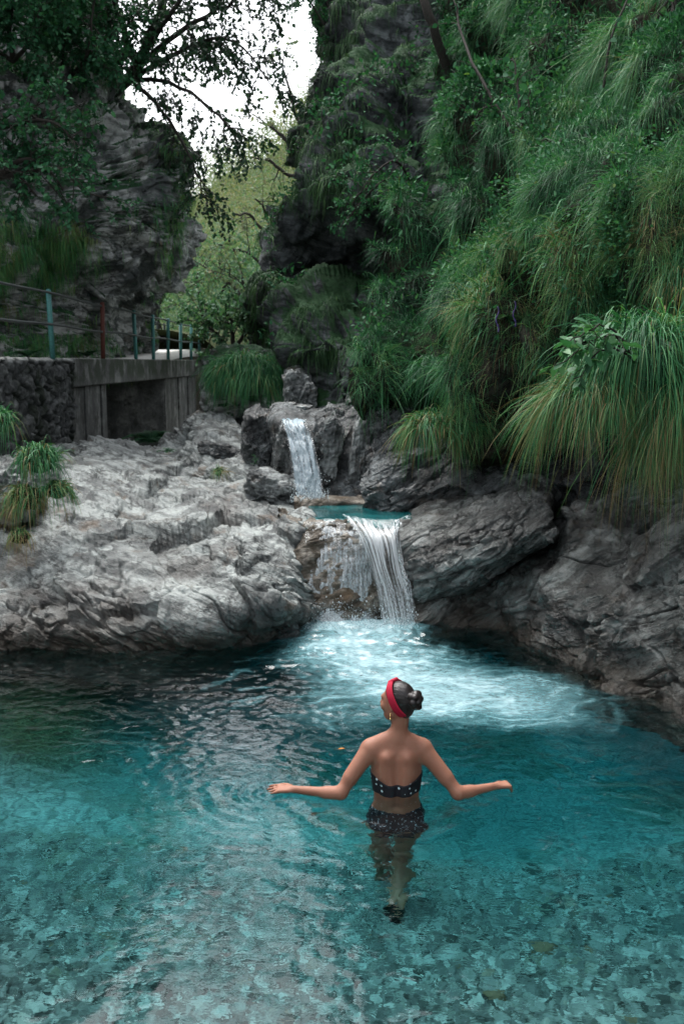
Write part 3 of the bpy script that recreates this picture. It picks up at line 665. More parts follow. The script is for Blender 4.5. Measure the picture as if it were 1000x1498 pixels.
boulder(358, 578, 18, 62, 66, .9, M_cliff, 'mossy boulder with a cap of hanging grass at the far end of the footbridge', 3)
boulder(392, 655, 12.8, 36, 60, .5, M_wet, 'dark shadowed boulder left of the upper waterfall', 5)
boulder(440, 578, 14.5, 26, 40, .5, M_boul, 'pale upright boulder at the foot of the mossy cliff above the upper waterfall', 8, rot=-12)
boulder(428, 604, 12.9, 32, 15, .4, M_boul, 'low flat boulder at the lip of the upper waterfall', 12, rot=5)
boulder(474, 662, 11.6, 26, 62, .35, M_boul, 'rounded pale topped boulder just right of the upper waterfall', 15, rot=8)
boulder(500, 628, 12.1, 20, 38, .3, M_boul, 'smaller pale boulder wedged behind the rounded one by the upper waterfall', 19, rot=-25)
boulder(525, 672, 11.5, 15, 72, .3, M_boul, 'tall narrow standing boulder between the upper waterfall and the wet rock', 22, rot=6, blocky=.3)
boulder(520, 600, 12.2, 16, 40, .3, M_wet, 'dark angular boulder perched above the tall narrow one', 26, rot=15)
boulder(402, 722, 11.0, 46, 30, .4, M_boul, 'rounded boulder at the right end of the pale ledge, below the upper waterfall', 29, rot=18)
boulder(1003, 1018, 6.95, 20, 16, .12, M_right, 'small boulder at the water edge of the right shore', 33)
boulder(405, 930, 8.9, 40, 24, .3, M_wet, 'dark wedge added as the shaded underside of the right corner of the pale ledge', 36, rot=-25)  # added wedge: its dark rock stands in for the ledge's shaded underside
boulder(15, 720, 10.0, 46, 46, .5, M_ledge, 'earthy boulder at the left edge with grass tussocks growing on it', 39)
boulder(330, 668, 14.2, 40, 18, .35, M_wet, 'small dark boulder lying on the rock outcrop', 43, rot=15)

# dark rock behind the upper waterfall and the low step under it
bk = [[(395, 585, 13.2), (430, 598, 12.6), (470, 600, 12.4), (510, 590, 12.2), (560, 580, 12)],
      [(395, 625, 12.4), (415, 622, 11.5), (448, 622, 11.5), (500, 620, 11.9), (560, 620, 11.7)],
      [(400, 680, 12.2), (420, 680, 11.35), (460, 680, 11.35), (505, 680, 11.6), (560, 680, 11.3)],
      [(400, 745, 11.6), (425, 745, 11.2), (465, 745, 11.2), (505, 745, 11.3), (560, 745, 11.1)]]
sheet('rock', bk, 110, 130, M_wet, .06, 1.6, 131, 'dark wet rock face behind the upper waterfall', 'rock', chip=1.5)
stp = [[(430, 722, 11.2), (470, 723, 11.1), (510, 725, 11.1), (560, 728, 11.1)], [(430, 729, 10.75), (470, 729, 10.75), (510, 731, 10.75), (560, 734, 10.8)],
       [(430, 741, 10.66), (470, 741, 10.66), (510, 742, 10.7), (560, 744, 10.75)], [(430, 760, 10.7), (470, 760, 10.7), (510, 760, 10.7), (560, 760, 10.8)]]
sheet('rock_step', stp, 40, 130, M_fallrock, .02, 3, 135, 'low foam-washed brown rock step at the back of the upper basin', 'rock')

# ------------------------------------------------------------------ water of the small upper basin and the stream above it
g = Mat('dark teal basin water'); P = g.pos()
bp = g.n('Bump', {'Height': g.noise(g.n('Mapping', {'Vector': P, 'Scale': (1, 1.4, 1)}), 14, 4), 'Strength': 1., 'Distance': .006})
M_basin = g.done(g.bsdf(g.mix(g.step(g.noise(P, 3, 3), .45, .6), (.004, .055, .06), (.012, .10, .105)), .06, .5, bp))
xs = np.linspace(-.36, .95, 110); ys = np.linspace(11.0, 9.62, 80); X, Y = np.meshgrid(xs, ys)
Z = .955 + .005 * perlin(np.stack([X * 5, Y * 8, X * 0], -1), 3) - .08 * sstep(9.85, 9.62, Y)
tag(mesh('basin_water', np.stack([X, Y, Z], -1), gridfaces(*X.shape), M_basin), kind='structure')
xs = np.linspace(-.70, -.42, 30); ys = np.linspace(14, 11.5, 60); X, Y = np.meshgrid(xs, ys)
X = X + (Y - 11.1) * .0
Z = W(430, 615, 11.3)[2] - .05 + .012 * perlin(np.stack([X * 6, Y * 4, X * 0], -1), 5) + (Y - 11.2).clip(0) * .03
tag(mesh('stream_water', np.stack([X, Y, Z], -1), gridfaces(*X.shape), M_basin), kind='structure')

# ------------------------------------------------------------------ waterfalls
def fall_mat(name, thr, su, sv, col=(.72, .80, .84), top=0., solid=1., soft=1.):
    g = Mat(name)
    u = g.n('Attribute', attribute_name='u', o=2); v = g.n('Attribute', attribute_name='v', o=2)
    vec = g.n('CombineXYZ', {0: g.ma('MULTIPLY', u, su), 1: g.ma('MULTIPLY', v, sv)})
    vec = g.vm('ADD', vec, g.vm('SCALE', g.noise(vec, .35, 2, o=1), 1.2))
    n1 = g.noise(vec, 1., 6, .65)
    vec2 = g.n('CombineXYZ', {0: g.ma('MULTIPLY', u, su * 1.6), 1: g.ma('MULTIPLY', v, su * 1.1)})
    n2 = g.noise(vec2, 1., 4, .7)
    th = g.ma('ADD', thr, g.ma('MULTIPLY', v, top))
    brk = g.n('Attribute', attribute_name='brk', o=2)
    nn = g.mix(brk, n1, n2)
    f = g.ma('MULTIPLY', g.step(g.ma('SUBTRACT', nn, th), -.07 * soft, .09 * soft), g.n('Attribute', attribute_name='edge', o=2))
    d = g.n('MixShader', {0: .35, 1: g.n('BsdfDiffuse', {'Color': col}), 2: g.n('BsdfTranslucent', {'Color': col})})
    bp = g.n('Bump', {'Height': nn, 'Strength': 1., 'Distance': .03})
    d = g.n('MixShader', {0: .18, 1: d, 2: g.n('BsdfGlossy', {'Color': (1, 1, 1), 'Roughness': .2, 'Normal': bp})})
    clear = g.n('MixShader', {0: .09, 1: g.n('BsdfTransparent', {'Color': (.93, .97, .97)}), 2: g.n('BsdfGlossy', {'Color': (1, 1, 1), 'Roughness': .1, 'Normal': bp})})
    return g.done(g.n('MixShader', {0: g.ma('MULTIPLY', f, solid), 1: clear, 2: d}))

def veil(name, rows, nr, nc, mat, parent, amp, su, sv, seed, brk):
    G = loft(rows, nr, nc); N = gnormals(G)
    wdt = np.linalg.norm(G[:, -1] - G[:, 0], axis=1).mean(); ln = np.linalg.norm(np.diff(G[:, nc // 2], axis=0), axis=1).sum()
    U, Vv = np.meshgrid(np.linspace(0, wdt, nc), np.linspace(0, ln, nr)); q = np.stack([U * su, Vv * sv, U * 0 + seed], -1)
    G = G + N * (amp * fbm(q, 4, seed) + amp * .6 * fbm(q * np.array([1, 3, 1]), 3, seed + 4) * brk(Vv / ln))[..., None]
    e = np.minimum(U, wdt - U) / wdt; e = sstep(0, .14, e + .05 * fbm(q * .7, 3, seed + 8)) * sstep(0, .02, Vv / ln)
    return mesh(name, G, gridfaces(nr, nc), mat, parent, attrs={'u': U, 'v': Vv, 'edge': e, 'brk': brk(Vv / ln)})

def spray(parent, pts, sz, mat, stretch=1.8):
    B = Buf(); V, F = ICO1
    for p, s in zip(pts, sz):
        B.add(V * s * np.array([1, 1, stretch]) + p, F)
    return tag(B.build('spray', mat, parent), kind='stuff')

g = Mat('white water drops'); M_drop = g.done(g.n('MixShader', {0: .4, 1: g.n('BsdfDiffuse', {'Color': (.75, .83, .86)}), 2: g.n('BsdfTranslucent', {'Color': (.75, .83, .86)})}))
wf = empty('waterfall', WZ(530, 918, 0), 'lower waterfall, a thin veil and a curved white stream dropping into the turquoise pool', 'waterfall')
vl = [[(r[1][0] + 6, r[1][1], r[1][2] - .03)] + [(x, y, Y - .03) for x, y, Y in r[2:4]] + [((r[3][0] * .45 + r[4][0] * .55), r[3][1] * .45 + r[4][1] * .55, r[4][2] - .03)] for r in fall_rows[1:5]]
vl.append([(440, 922, 9.14), (482, 922, 9.12), (525, 922, 9.12), (548, 922, 9.14)])
veil('veil', vl, 150, 110, fall_mat('broken veil of water', .535, 40, 6, col=(.62, .70, .74), top=-.13, solid=.85, soft=1.9), wf, .02, 14, 5, 201, lambda t: .2 + .3 * sstep(.1, .5, t))
sr = [[(497, 752, 9.85), (520, 756, 9.8), (545, 760, 9.8), (574, 764, 9.82)], [(507, 760, 9.62), (526, 766, 9.58), (550, 770, 9.58), (578, 772, 9.62)],
      [(524, 785, 9.44), (540, 788, 9.4), (560, 790, 9.4), (584, 792, 9.46)], [(540, 825, 9.32), (552, 828, 9.28), (568, 830, 9.28), (590, 830, 9.34)],
      [(552, 868, 9.24), (564, 870, 9.2), (580, 870, 9.2), (599, 870, 9.26)], [(560, 922, 9.14), (574, 922, 9.1), (590, 922, 9.1), (609, 922, 9.14)]]
veil('stream', sr, 150, 80, fall_mat('smooth white stream', .47, 46, 1.8, col=(.72, .78, .81), top=.0, solid=.85), wf, .016, 26, 2, 205, lambda t: .45 * sstep(.5, .85, t))
s2 = [[(573, 762, 9.75), (585, 758, 9.75), (600, 752, 9.8)], [(574, 774, 9.56), (584, 772, 9.55), (597, 768, 9.6)], [(577, 800, 9.48), (584, 800, 9.46), (593, 798, 9.5)], [(588, 850, 9.3), (594, 850, 9.28), (601, 850, 9.32)], [(596, 922, 9.16), (604, 922, 9.14), (611, 922, 9.16)]]
veil('trickle', s2, 110, 40, fall_mat('thin trickle', .5, 40, 3.), wf, .012, 26, 2, 208, lambda t: .8 * sstep(.4, .7, t))
n = 3200
px = rng.uniform(436, 612, n); py = 926 - rng.gamma(1.2, 10, n); Yd = rng.uniform(8.98, 9.22, n)
pts = W(px, np.minimum(py, 922), Yd); pts[:, 2] = np.maximum(pts[:, 2], -.005)
vpx = rng.uniform(446, 548, 200); vpy = rng.uniform(880, 915, 200)
pts = np.concatenate([pts, W(vpx, vpy, 9.5 - (vpy - 780) / 140 * .36)])
spray(wf, pts, rng.gamma(2., .0007, len(pts)) + .0006, M_drop)
wu = empty('waterfall', W(455, 730, 10.8), 'small upper waterfall falling as one white ribbon into the upper basin', 'waterfall')
ur = [[(411, 612, 11.6), (425, 613, 11.55), (448, 613, 11.6)], [(413, 618, 11.25), (428, 619, 11.2), (449, 619, 11.25)], [(420, 645, 11.1), (438, 646, 11.05), (458, 646, 11.1)],
      [(427, 690, 10.95), (447, 690, 10.9), (468, 690, 10.95)], [(431, 733, 10.85), (453, 733, 10.8), (476, 733, 10.85)]]
veil('ribbon', ur, 130, 60, fall_mat('white ribbon of water', .44, 44, 4, col=(.50, .64, .72), top=-.02, solid=.85), wu, .022, 22, 6, 211, lambda t: .12 + .28 * sstep(.1, .6, t))
n = 700
pts = W(rng.uniform(424, 482, n), 736 - rng.gamma(1.3, 9, n), rng.uniform(10.68, 10.85, n)); spray(wu, pts, rng.gamma(2., .0011, n) + .0009, M_drop)

# ------------------------------------------------------------------ stone wall, footbridge, path, railings on the left
WXF, WTOP = -4.4, 2.55
ny, nz_ = 420, 130
Yc = np.linspace(8.5, 16.45, ny)
prof = [(-5.0, WTOP - .02)] + [(WXF - .02 - .0, WTOP)] + [(WXF, z) for z in np.linspace(WTOP - .03, .5, nz_)]
G = np.zeros((len(prof), ny, 3)); 
for k, (x, z) in enumerate(prof): G[k, :, 0] = x; G[k, :, 1] = Yc; G[k, :, 2] = z
q = G * np.array([1, 1, 1.25]) * 3.6 + .35 * fbm(G * 3, 3, 301)[..., None]
F1, F2, ID = worley(q, 302)
d = .085 * sstep(.0, .22, F2 - F1) + .06 * (ID - .5) + .03 * fbm(G * 9, 4, 303)
G[2:, :, 0] += d[2:] - .06; G[1, :, 2] += (.03 * fbm(G * 4, 3, 304))[1]
g = Mat('dark rubble masonry'); P = g.pos()
vv = g.vm('MULTIPLY', P, (1, 1, 1.25)); ns = g.noise(P, 6, 7, .65)
c = g.ramp(ns, [(.32, (.012, .014, .015)), (.5, (.06, .065, .066)), (.68, (.17, .18, .178))])
z = g.n('SeparateXYZ', {0: P}, o=2)
c = g.mix(g.step(g.noise(P, 2.2, 4), .5, .66), c, (.016, .022, .016))
c = g.mix(g.step(z, WTOP - .07, WTOP - .01), c, g.ramp(g.noise(P, 9, 5), [(.35, (.10, .11, .105)), (.65, (.34, .35, .34))]))
M_masonry = g.done(g.bsdf(c, .8, .25, g.n('Bump', {'Height': g.noise(P, 30, 6, .7), 'Strength': .9, 'Distance': .03})))
tag(mesh('stone_wall', G, gridfaces(*G.shape[:2]), M_masonry), 'dark rubble stone retaining wall below the railing at the left edge', 'wall')

g = Mat('weathered concrete'); P = g.pos()
st = g.ma('ADD', g.ma('MULTIPLY', g.noise(g.n('Mapping', {'Vector': P, 'Scale': (1.2, 1.2, .3)}), 2.4, 6, .65), .4), g.ma('MULTIPLY', g.noise(P, 2.2, 9, .7), .6))
c = g.ramp(st, [(.36, (.02, .022, .022)), (.5, (.08, .085, .083)), (.68, (.27, .28, .27))])
c = g.mix(g.step(g.noise(P, 3.5, 6, .7), .5, .66), c, (.03, .032, .028))
z = g.n('SeparateXYZ', {0: P}, o=2)
c = g.mix(g.ma('MULTIPLY', g.step(z, 2.0, 2.3), g.step(g.noise(P, 2.6, 5), .42, .55)), c, (.02, .03, .018))
M_conc = g.done(g.bsdf(c, .8, .3, g.n('Bump', {'Height': g.noise(P, 14, 6, .7), 'Strength': .6, 'Distance': .03})))
fb = empty('footbridge', (-5.3, 22, .9), 'weathered concrete footbridge slab with a dark square opening below the railing', 'footbridge')
def cbox(name, lo, hi, parent=fb, mat=M_conc):
    B = Buf(); box(B, lo, hi); return B.build(name, mat, parent, smooth=False)
cbox('deck', (-6.3, 16.46, 2.08), (-4.36, 33.5, WTOP))
cbox('abutment', (-6.28, 16.47, .4), (-4.45, 18.78, 2.077))
cbox('pilaster', (-4.447, 17.3, .4), (-4.425, 17.75, 2.076)); cbox('pilaster', (-4.447, 18.45, .4), (-4.41, 18.78, 2.076))
cbox('pier', (-6.28, 25.1, .4), (-4.45, 30.6, 2.077))
for y0, y1 in ((25.1, 25.7), (27.2, 27.6), (28.9, 29.6)): cbox('pilaster', (-4.447, y0, .4), (-4.42, y1, 2.075))
cbox('back_wall', (-6.6, 18.79, .4), (-6.29, 25.09, 2.077))
# path on top: gravel, rising a little beyond the bridge
g = Mat('pale gravel path'); P = g.pos(); M_path = g.done(g.bsdf(g.ramp(g.noise(P, 30, 4, .7), [(.3, (.35, .35, .33)), (.7, (.6, .6, .57))]), .9, .2))
Yp = np.linspace(8, 36, 120); xo = np.linspace(0, 1, 8)
Xp = -4.46 - 2.6 * xo[:, None] + 0 * Yp[None]
Zp = WTOP + .006 + (sstep(20, 31, Yp) * .30)[None] + 0 * Xp
G = np.stack([Xp, np.broadcast_to(Yp, Xp.shape), Zp], -1)
bank = G[:1].copy(); far_ = (Yp > 33.6); bank[0, far_, 0] += 1.6; bank[0, far_, 2] -= 2.2; bank[0, ~far_, 2] -= .2
G = np.concatenate([bank, G], 0)
tag(mesh('path', G, gridfaces(*G.shape[:2], flip=True), M_path), kind='structure')

M_teal = plain('flaking teal paint', (.05, .19, .18), .5, .4, .5, 45, .65)
M_rust = plain('rust red paint', (.10, .03, .022), .6, .3, .5, 45, .6)
M_iron = plain('dark iron rail', (.025, .035, .036), .5, .4, .3, 60, .4)
def railing(label, posts, x, h, rp, rails, red=()):
    r = empty('railing', (x, posts[0], WTOP), label, 'railing')
    for k, y in enumerate(posts):
        B = Buf(); z0 = WTOP + (sstep(20, 31, y) * .30 if x < -5 else 0); lean = rng.normal(0, .012)
        tube(B, [(x, y, z0 - .03), (x + lean, y, z0 + h * .5), (x + lean * 2, y, z0 + h + .02), (x + lean * 2, y, z0 + h + .035)], [rp, rp, rp, rp * .5], 10)
        B.build('post', M_rust if k in red else M_teal if x > -5 else M_iron, r)
    for f in rails:
        B = Buf(); yy = np.linspace(posts[0], posts[-1], 40)
        tube(B, np.stack([yy * 0 + x + .01 + .008 * np.sin(yy), yy, WTOP + (sstep(20, 31, yy) * .30 if x < -5 else 0) + h * f + .012 * np.sin(yy * 1.3)], -1), .02, 8)
        B.build('rail', M_iron, r)
railing('teal painted railing with one rust red post along the edge of the footbridge', [9.0, 12.2, 15.45, 18.7, 21.7, 23.7, 25.7, 27.7, 29.6, 31.4, 33.2], -4.43, 1.0, .042, (.97, .5), red=(3,))
railing('low dark railing along the far side of the pale path', [25.5, 27, 28.5, 30, 31.5, 33], -5.75, .85, .035, (.97, .5))

# ------------------------------------------------------------------ far hills
hp = [[(-60, 440, 150), (120, 400, 150), (230, 345, 145), (285, 300, 140), (318, 268, 130), (370, 240, 120), (430, 200, 110), (520, 120, 100), (700, -40, 95)],
      [(-60, 470, 120), (120, 450, 118), (230, 420, 110), (285, 385, 105), (318, 350, 98), (370, 320, 92), (430, 290, 85), (520, 230, 80), (700, 100, 78)],
      [(-60, 500, 80), (120, 500, 78), (230, 480, 72), (285, 455, 68), (318, 430, 65), (370, 410, 60), (430, 390, 58), (520, 340, 56), (700, 250, 55)],
      [(-60, 495, 46), (120, 495, 45), (230, 490, 44), (285, 485, 43), (318, 480, 42), (370, 480, 40), (430, 470, 38), (520, 430, 38), (700, 400, 38)],
      [(-60, 527, 31), (120, 527, 31), (230, 527, 31), (285, 529, 31), (318, 534, 30), (370, 540, 28), (430, 540, 27), (520, 540, 27), (700, 540, 27)]]
G_far = loft(hp, 120, 160); G_far = G_far + gnormals(G_far) * (1.2 * fbm(G_far * .12, 4, 400))[..., None]
M_forest = plain('forest floor', (.06, .075, .03), .9, .1, .5, 1.5, .5)
tag(mesh('hills', G_far, gridfaces(*G_far.shape[:2]), M_forest), kind='structure')

# ------------------------------------------------------------------ plants
GREENS = [(0, (.006, .028, .015)), (.2, (.016, .075, .034)), (.40, (.040, .16, .065)), (.56, (.09, .21, .07)), (.72, (.13, .15, .06)), (.86, (.16, .115, .055)), (1, (.26, .19, .10))]
M_grass = leaf_mat('long gorge grass', [(p, tuple(q * 1.3 for q in c)) for p, c in GREENS], .5, .25, .22)
M_leaf = leaf_mat('shrub leaves', [(0, (.012, .045, .024)), (.4, (.030, .11, .055)), (.75, (.06, .18, .08)), (1, (.10, .17, .05))], .6, .25, .1)
M_beech = leaf_mat('beech leaves', [(0, (.008, .025, .014)), (.5, (.018, .06, .03)), (1, (.05, .11, .04))], .5, .3)
M_far = leaf_mat('distant foliage', [(0, (.03, .085, .05)), (.3, (.07, .16, .09)), (.6, (.15, .20, .12)), (.85, (.21, .22, .13)), (1, (.25, .22, .13))], .7, .3, .2)
M_bark = plain('dark bark', (.035, .032, .028), .85, .2, .8, 40, .6)
M_moss = leaf_mat('hanging moss', [(0, (.008, .024, .012)), (.4, (.022, .065, .024)), (.7, (.055, .12, .035)), (1, (.11, .15, .045))], .7, .15, .2)

def cells(G):
    a = G[1:, 1:] - G[:-1, :-1]; b = G[1:, :-1] - G[:-1, 1:]
    n = np.cross(b, a); A = np.linalg.norm(n, axis=-1) * .5
    return nrm(n) * 1., A

def pick(G, n, wgt):
    """n random points on a grid surface, chance proportional to cell area x wgt (per cell)"""
    N, A = cells(G); N = -N if (N[..., 1].mean() > 0) else N
    p = (A * wgt).ravel(); c = np.cumsum(p); k = np.minimum(np.searchsorted(c, rng.random(n) * c[-1]), len(c) - 1)
    nc = G.shape[1] - 1; i, j = k // nc, k % nc
    u, v = rng.random((2, n, 1))
    P = G[i, j] * (1 - u) * (1 - v) + G[i + 1, j] * u * (1 - v) + G[i, j + 1] * (1 - u) * v + G[i + 1, j + 1] * u * v
    return P, N[i, j], k

def cellv(a): return (a[1:, 1:] + a[:-1, :-1] + a[1:, :-1] + a[:-1, 1:]) / 4

UP = np.array([0, 0, 1.])
def grass_on(B, P, N, L, w, tone, up=.45, out=.7, jit=.35, sag=(.7, 1.5), seg=4):
    n = len(P)
    F1, F2, ID = worley(P * 2.6 + .3 * fbm(P * 2, 2, 909)[:, None], 910)          # tufts: blades of one tuft lean the same way
    a1 = ID * 6.283 * 7; tl = np.stack([np.cos(a1), -.4 + .6 * np.sin(a1 * 1.7), .5 * np.sin(a1 * 2.3)], -1) * .75
    L = L * (.65 + .7 * ((ID * 13) % 1)); tone = np.clip(tone + .20 * ((ID * 29) % 1 - .5) - .10 * sstep(.25, .05, F2 - F1), 0, 1)
    d = nrm(N * out + tl + UP * up + rng.normal(size=(n, 3)) * jit)
    blades(B, P - N * .02, d, L, w, rng.uniform(*sag, n), tone, seg)

# the right hillside ----------------------------------------------------------
B = Buf(); N_, A_ = cells(Gh)
gx, gy = PX(Gh); hx, hy, yy = cellv(gx), cellv(gy), cellv(Gh[..., 1])
keep = (1 - .985 * sstep(.10, .42, cellv(HILL_hole))) * (1 - .85 * cellv(HILL_gap)) * (.25 + .75 * sstep(-.5, .1, cellv(fbm(Gh * 1.1, 3, 607))))
nzh = -N_[..., 2] if N_[..., 1].mean() > 0 else N_[..., 2]
keep = keep * (.12 + .88 * sstep(-.55, .0, nzh))
vis = ((hx > 520) & (hx < 1130) & (hy > -220) & (hy < 640)).astype(float) + .10
under = np.ones(Gh.shape[0] - 1); under[-60:] = .05
wg = keep * vis * (9.5 / yy) ** 1.35 * under[:, None]
n = 230000
P, N, k = pick(Gh, n, wg)
pu, pv = PX(P); sc_ = P[:, 1] / 9.
cl = fbm(P * .7, 3, 601); cl2 = fbm(P * 2.2, 3, 602)
straw = np.clip(.85 * sstep(600, 780, pu) * sstep(240, 390, pv + .22 * (pu - 700)) + .4 * cl2 - .02, 0, 1)
tone = np.clip(.28 + .24 * cl + .12 * cl2 + .13 * rng.normal(size=n) + .40 * straw * (rng.random(n) < .8), 0.02, .98)
L = (.17 + .12 * rng.random(n) + .08 * np.clip(cl, -1, 1)) * (.75 + .35 * sc_ * .6); L *= np.where(rng.random(n) < .08, 1.6, 1)
grass_on(B, P, N, L, 0.0024 * (.55 + .75 * rng.random(n)) * sc_ ** .9, tone, up=.5, out=.6, jit=.5, sag=(.35, 1.35))
# broad pale blades among it
m = 9000
P, N, k = pick(Gh, m, wg * (sstep(.0, .5, cellv(fbm(Gh * .9, 3, 611)))))
grass_on(B, P, N, rng.uniform(.24, .42, m), .0065 * (P[:, 1] / 9.), np.clip(.42 + .1 * rng.normal(size=m), 0, .62), up=.9, out=.55, jit=.4, sag=(.7, 1.3), seg=5)
tag(B.build('grass', M_grass), 'long drooping grass covering the right hillside', 'grass', kind='stuff')

# small leaved ground cover between the grass
m = 36000
P, N, k = pick(Gh, m, keep * vis * (9.5 / yy) ** 1.2 * (.06 + sstep(-.1, .3, cellv(fbm(Gh * .8, 4, 615)))) * (.12 + sstep(460, 250, hy - .18 * (hx - 700))))
Bl = Buf(); s_ = P[:, 1:2] / 9.
leaves(Bl, P + N * rng.uniform(.02, .22, (m, 1)), N + rng.normal(size=(m, 3)) * .8, nrm(UP + rng.normal(size=(m, 3)) * .5), rng.uniform(.022, .075, m) * s_[:, 0], .014 * s_[:, 0], np.clip(.4 + .2 * rng.normal(size=m) + .2 * fbm(P * .9, 3, 616), 0, 1))
tag(Bl.build('undergrowth', M_leaf), 'small leaved undergrowth among the hillside grass', 'undergrowth', kind='stuff')

# moss and short grass hanging from the ledges of the far right cliff and its spur
def mossy(G, n, seed, L, w, thr, name, mat, label, region=None, tone0=.4, up=.2):
    B = Buf(); Nn, A = cells(G); Nn = -Nn if Nn[..., 1].mean() > 0 else Nn
    C = cellv(G[..., 0])[..., None] * np.array([1, 0, 0]) + cellv(G[..., 1])[..., None] * np.array([0, 1., 0]) + cellv(G[..., 2])[..., None] * UP
    x, y = PX(C)
    m = sstep(thr, thr + .35, Nn[..., 2] * .9 + .75 * fbm(C * .55, 4, seed)) * ((x > -60) & (x < 1060) & (y > -160) & (y < 700))
    if region is not None: m = np.clip(m * region(x, y, C)[0] + region(x, y, C)[1], 0, 1)
    P, N, k = pick(G, n, m * (12 / C[..., 1]) ** .6 + 1e-9)
    s = P[:, 1] / 12
    cl = fbm(P * .8, 3, seed + 3)
    grass_on(B, P, N, L * (.6 + .8 * rng.random(n)) * (1 + .35 * np.clip(cl, -1, 1)), w * s * (.6 + .8 * rng.random(n)), np.clip(tone0 + .2 * cl + .12 * rng.normal(size=n), 0, 1), up=up, out=.55, jit=.35, sag=(1., 1.9), seg=3)
    tag(B.build(name, mat), label, 'moss', kind='stuff')
ell = lambda x, y, cx, cy, a, b: sstep(1.15, .8, np.sqrt(((x - cx) / a) ** 2 + ((y - cy) / b) ** 2))
def reg_dark(x, y):
    dark = np.maximum(ell(x, y, 475, 355, 72, 68), ell(x, y, 570, 400, 60, 55)); dark = np.maximum(dark, ell(x, y, 470, 600, 60, 40)); return np.maximum(dark, ell(x, y, 590, 190, 60, 90) * .9)
def reg_cr(x, y, C):
    dark = reg_dark(x, y)
    add = np.maximum(ell(x, y, 470, 480, 55, 40), ell(x, y, 520, 480, 40, 60)) * .14 + ell(x, y, 490, 160, 70, 120) * .12
    return (1 - dark), add * (1 - dark)
mossy(G_cr, 50000, 621, .22, .0055, .58, 'moss', M_moss, 'green moss cushions hanging on the far right cliff', reg_cr, .42)
mossy(G_sp, 9000, 631, .3, .008, .35, 'moss', M_moss, 'moss draped over the small spur up the gorge', None, .45)
def reg_cl(x, y, C):
    add = .9 * ell(x, y, 30, 370, 115, 66) * sstep(-.75, .1, fbm(C * .8, 3, 640)) + .16 * ell(x, y, 250, 330, 30, 60) + .5 * ell(x, y, 20, 505, 150, 20)
    rockface = ell(x, y, 170, 300, 90, 150)
    return (1 - .85 * rockface), add
mossy(G_cl, 60000, 641, .17, .005, .60, 'grass', M_grass, 'hanging grass on the left cliff above the railing', reg_cl, .52, .9)

Bl = Buf(); m = 4500
P, N, k = pick(G_cr, m, sstep(.05, .3, cellv(fbm(G_cr * .7, 4, 618))) * (1 - reg_dark(cellv(PX(G_cr)[0]), cellv(PX(G_cr)[1]))) * sstep(-.15, .3, -cells(G_cr)[0][..., 2] if cells(G_cr)[0][..., 1].mean() > 0 else cells(G_cr)[0][..., 2]) + 1e-9)
leaves(Bl, P + N * rng.uniform(.02, .3, (m, 1)), N + rng.normal(size=(m, 3)) * .8, nrm(UP + rng.normal(size=(m, 3)) * .5), rng.uniform(.05, .10, m), .025, np.clip(.35 + .2 * rng.normal(size=m), 0, 1))
tag(Bl.build('undergrowth', M_leaf), 'leafy undergrowth rooted on the ledges of the far right cliff', 'undergrowth', kind='stuff')
# ---------------------------------------------------------------- tussocks that can be told apart
def tussock(label, base_px, Yc, half, n, L, w, straw, seed, lean=(0, -.35, .5), soil=True, group=None, sag=(.9, 1.7), mat=None, spread=1.):
    c = W(*base_px, Yc); kx = Yc / FPX; rx, rz = half[0] * kx, half[1] * kx; ry = max(rx * .7, .12)
    t = empty('grass_tussock', c - np.array([0, 0, rz]), label, 'grass tussock', group)
    V, F = ico(4); q = V * 1.5 + seed
    Vs = V * (1 + .25 * fbm(q, 3, seed))[:, None] * np.array([rx, ry, rz]) * .92 + c
    mesh('soil', Vs, F, M_soil, t)
    v = nrm(rng.normal(size=(n * 3, 3)) * np.array([1, 1, 1])); v = v[(v[:, 2] > -.55) & (v[:, 1] < .5)][:n]
    root = v * (1 + .25 * fbm(v * 1.5 + seed, 3, seed))[:, None] * np.array([rx, ry, rz]) * .92 + c
    m = len(v); B = Buf()
    F1, F2, ID = worley(root * 7, 77); a1 = ID * 44; tl = np.stack([np.cos(a1), -.4 + .5 * np.sin(a1 * 1.7), .6 * np.sin(a1 * 2.3)], -1) * .6; L = L * (.6 + .8 * ((ID * 13) % 1))
    d = nrm(v * np.array([1., 1, .6]) * .8 * spread + np.array(lean) + tl + rng.normal(size=(m, 3)) * .38)
    tone = np.clip(.34 + .2 * fbm(v * 2.5 + seed, 3, seed + 1) + .1 * rng.normal(size=m) + np.where(rng.random(m) < straw, .38, 0), 0, .98)
    tone = np.clip(tone + .2 * sstep(.1, -.5, v[:, 2]) * straw * 1.4, 0, .98)
    blades(B, root, d, L * (.55 + .65 * rng.random(m)), w * (.6 + .8 * rng.random(m)), rng.uniform(sag[0] * .6, sag[1], m), tone, 5)
    B.build('blades', mat or M_grass, t)
    return t

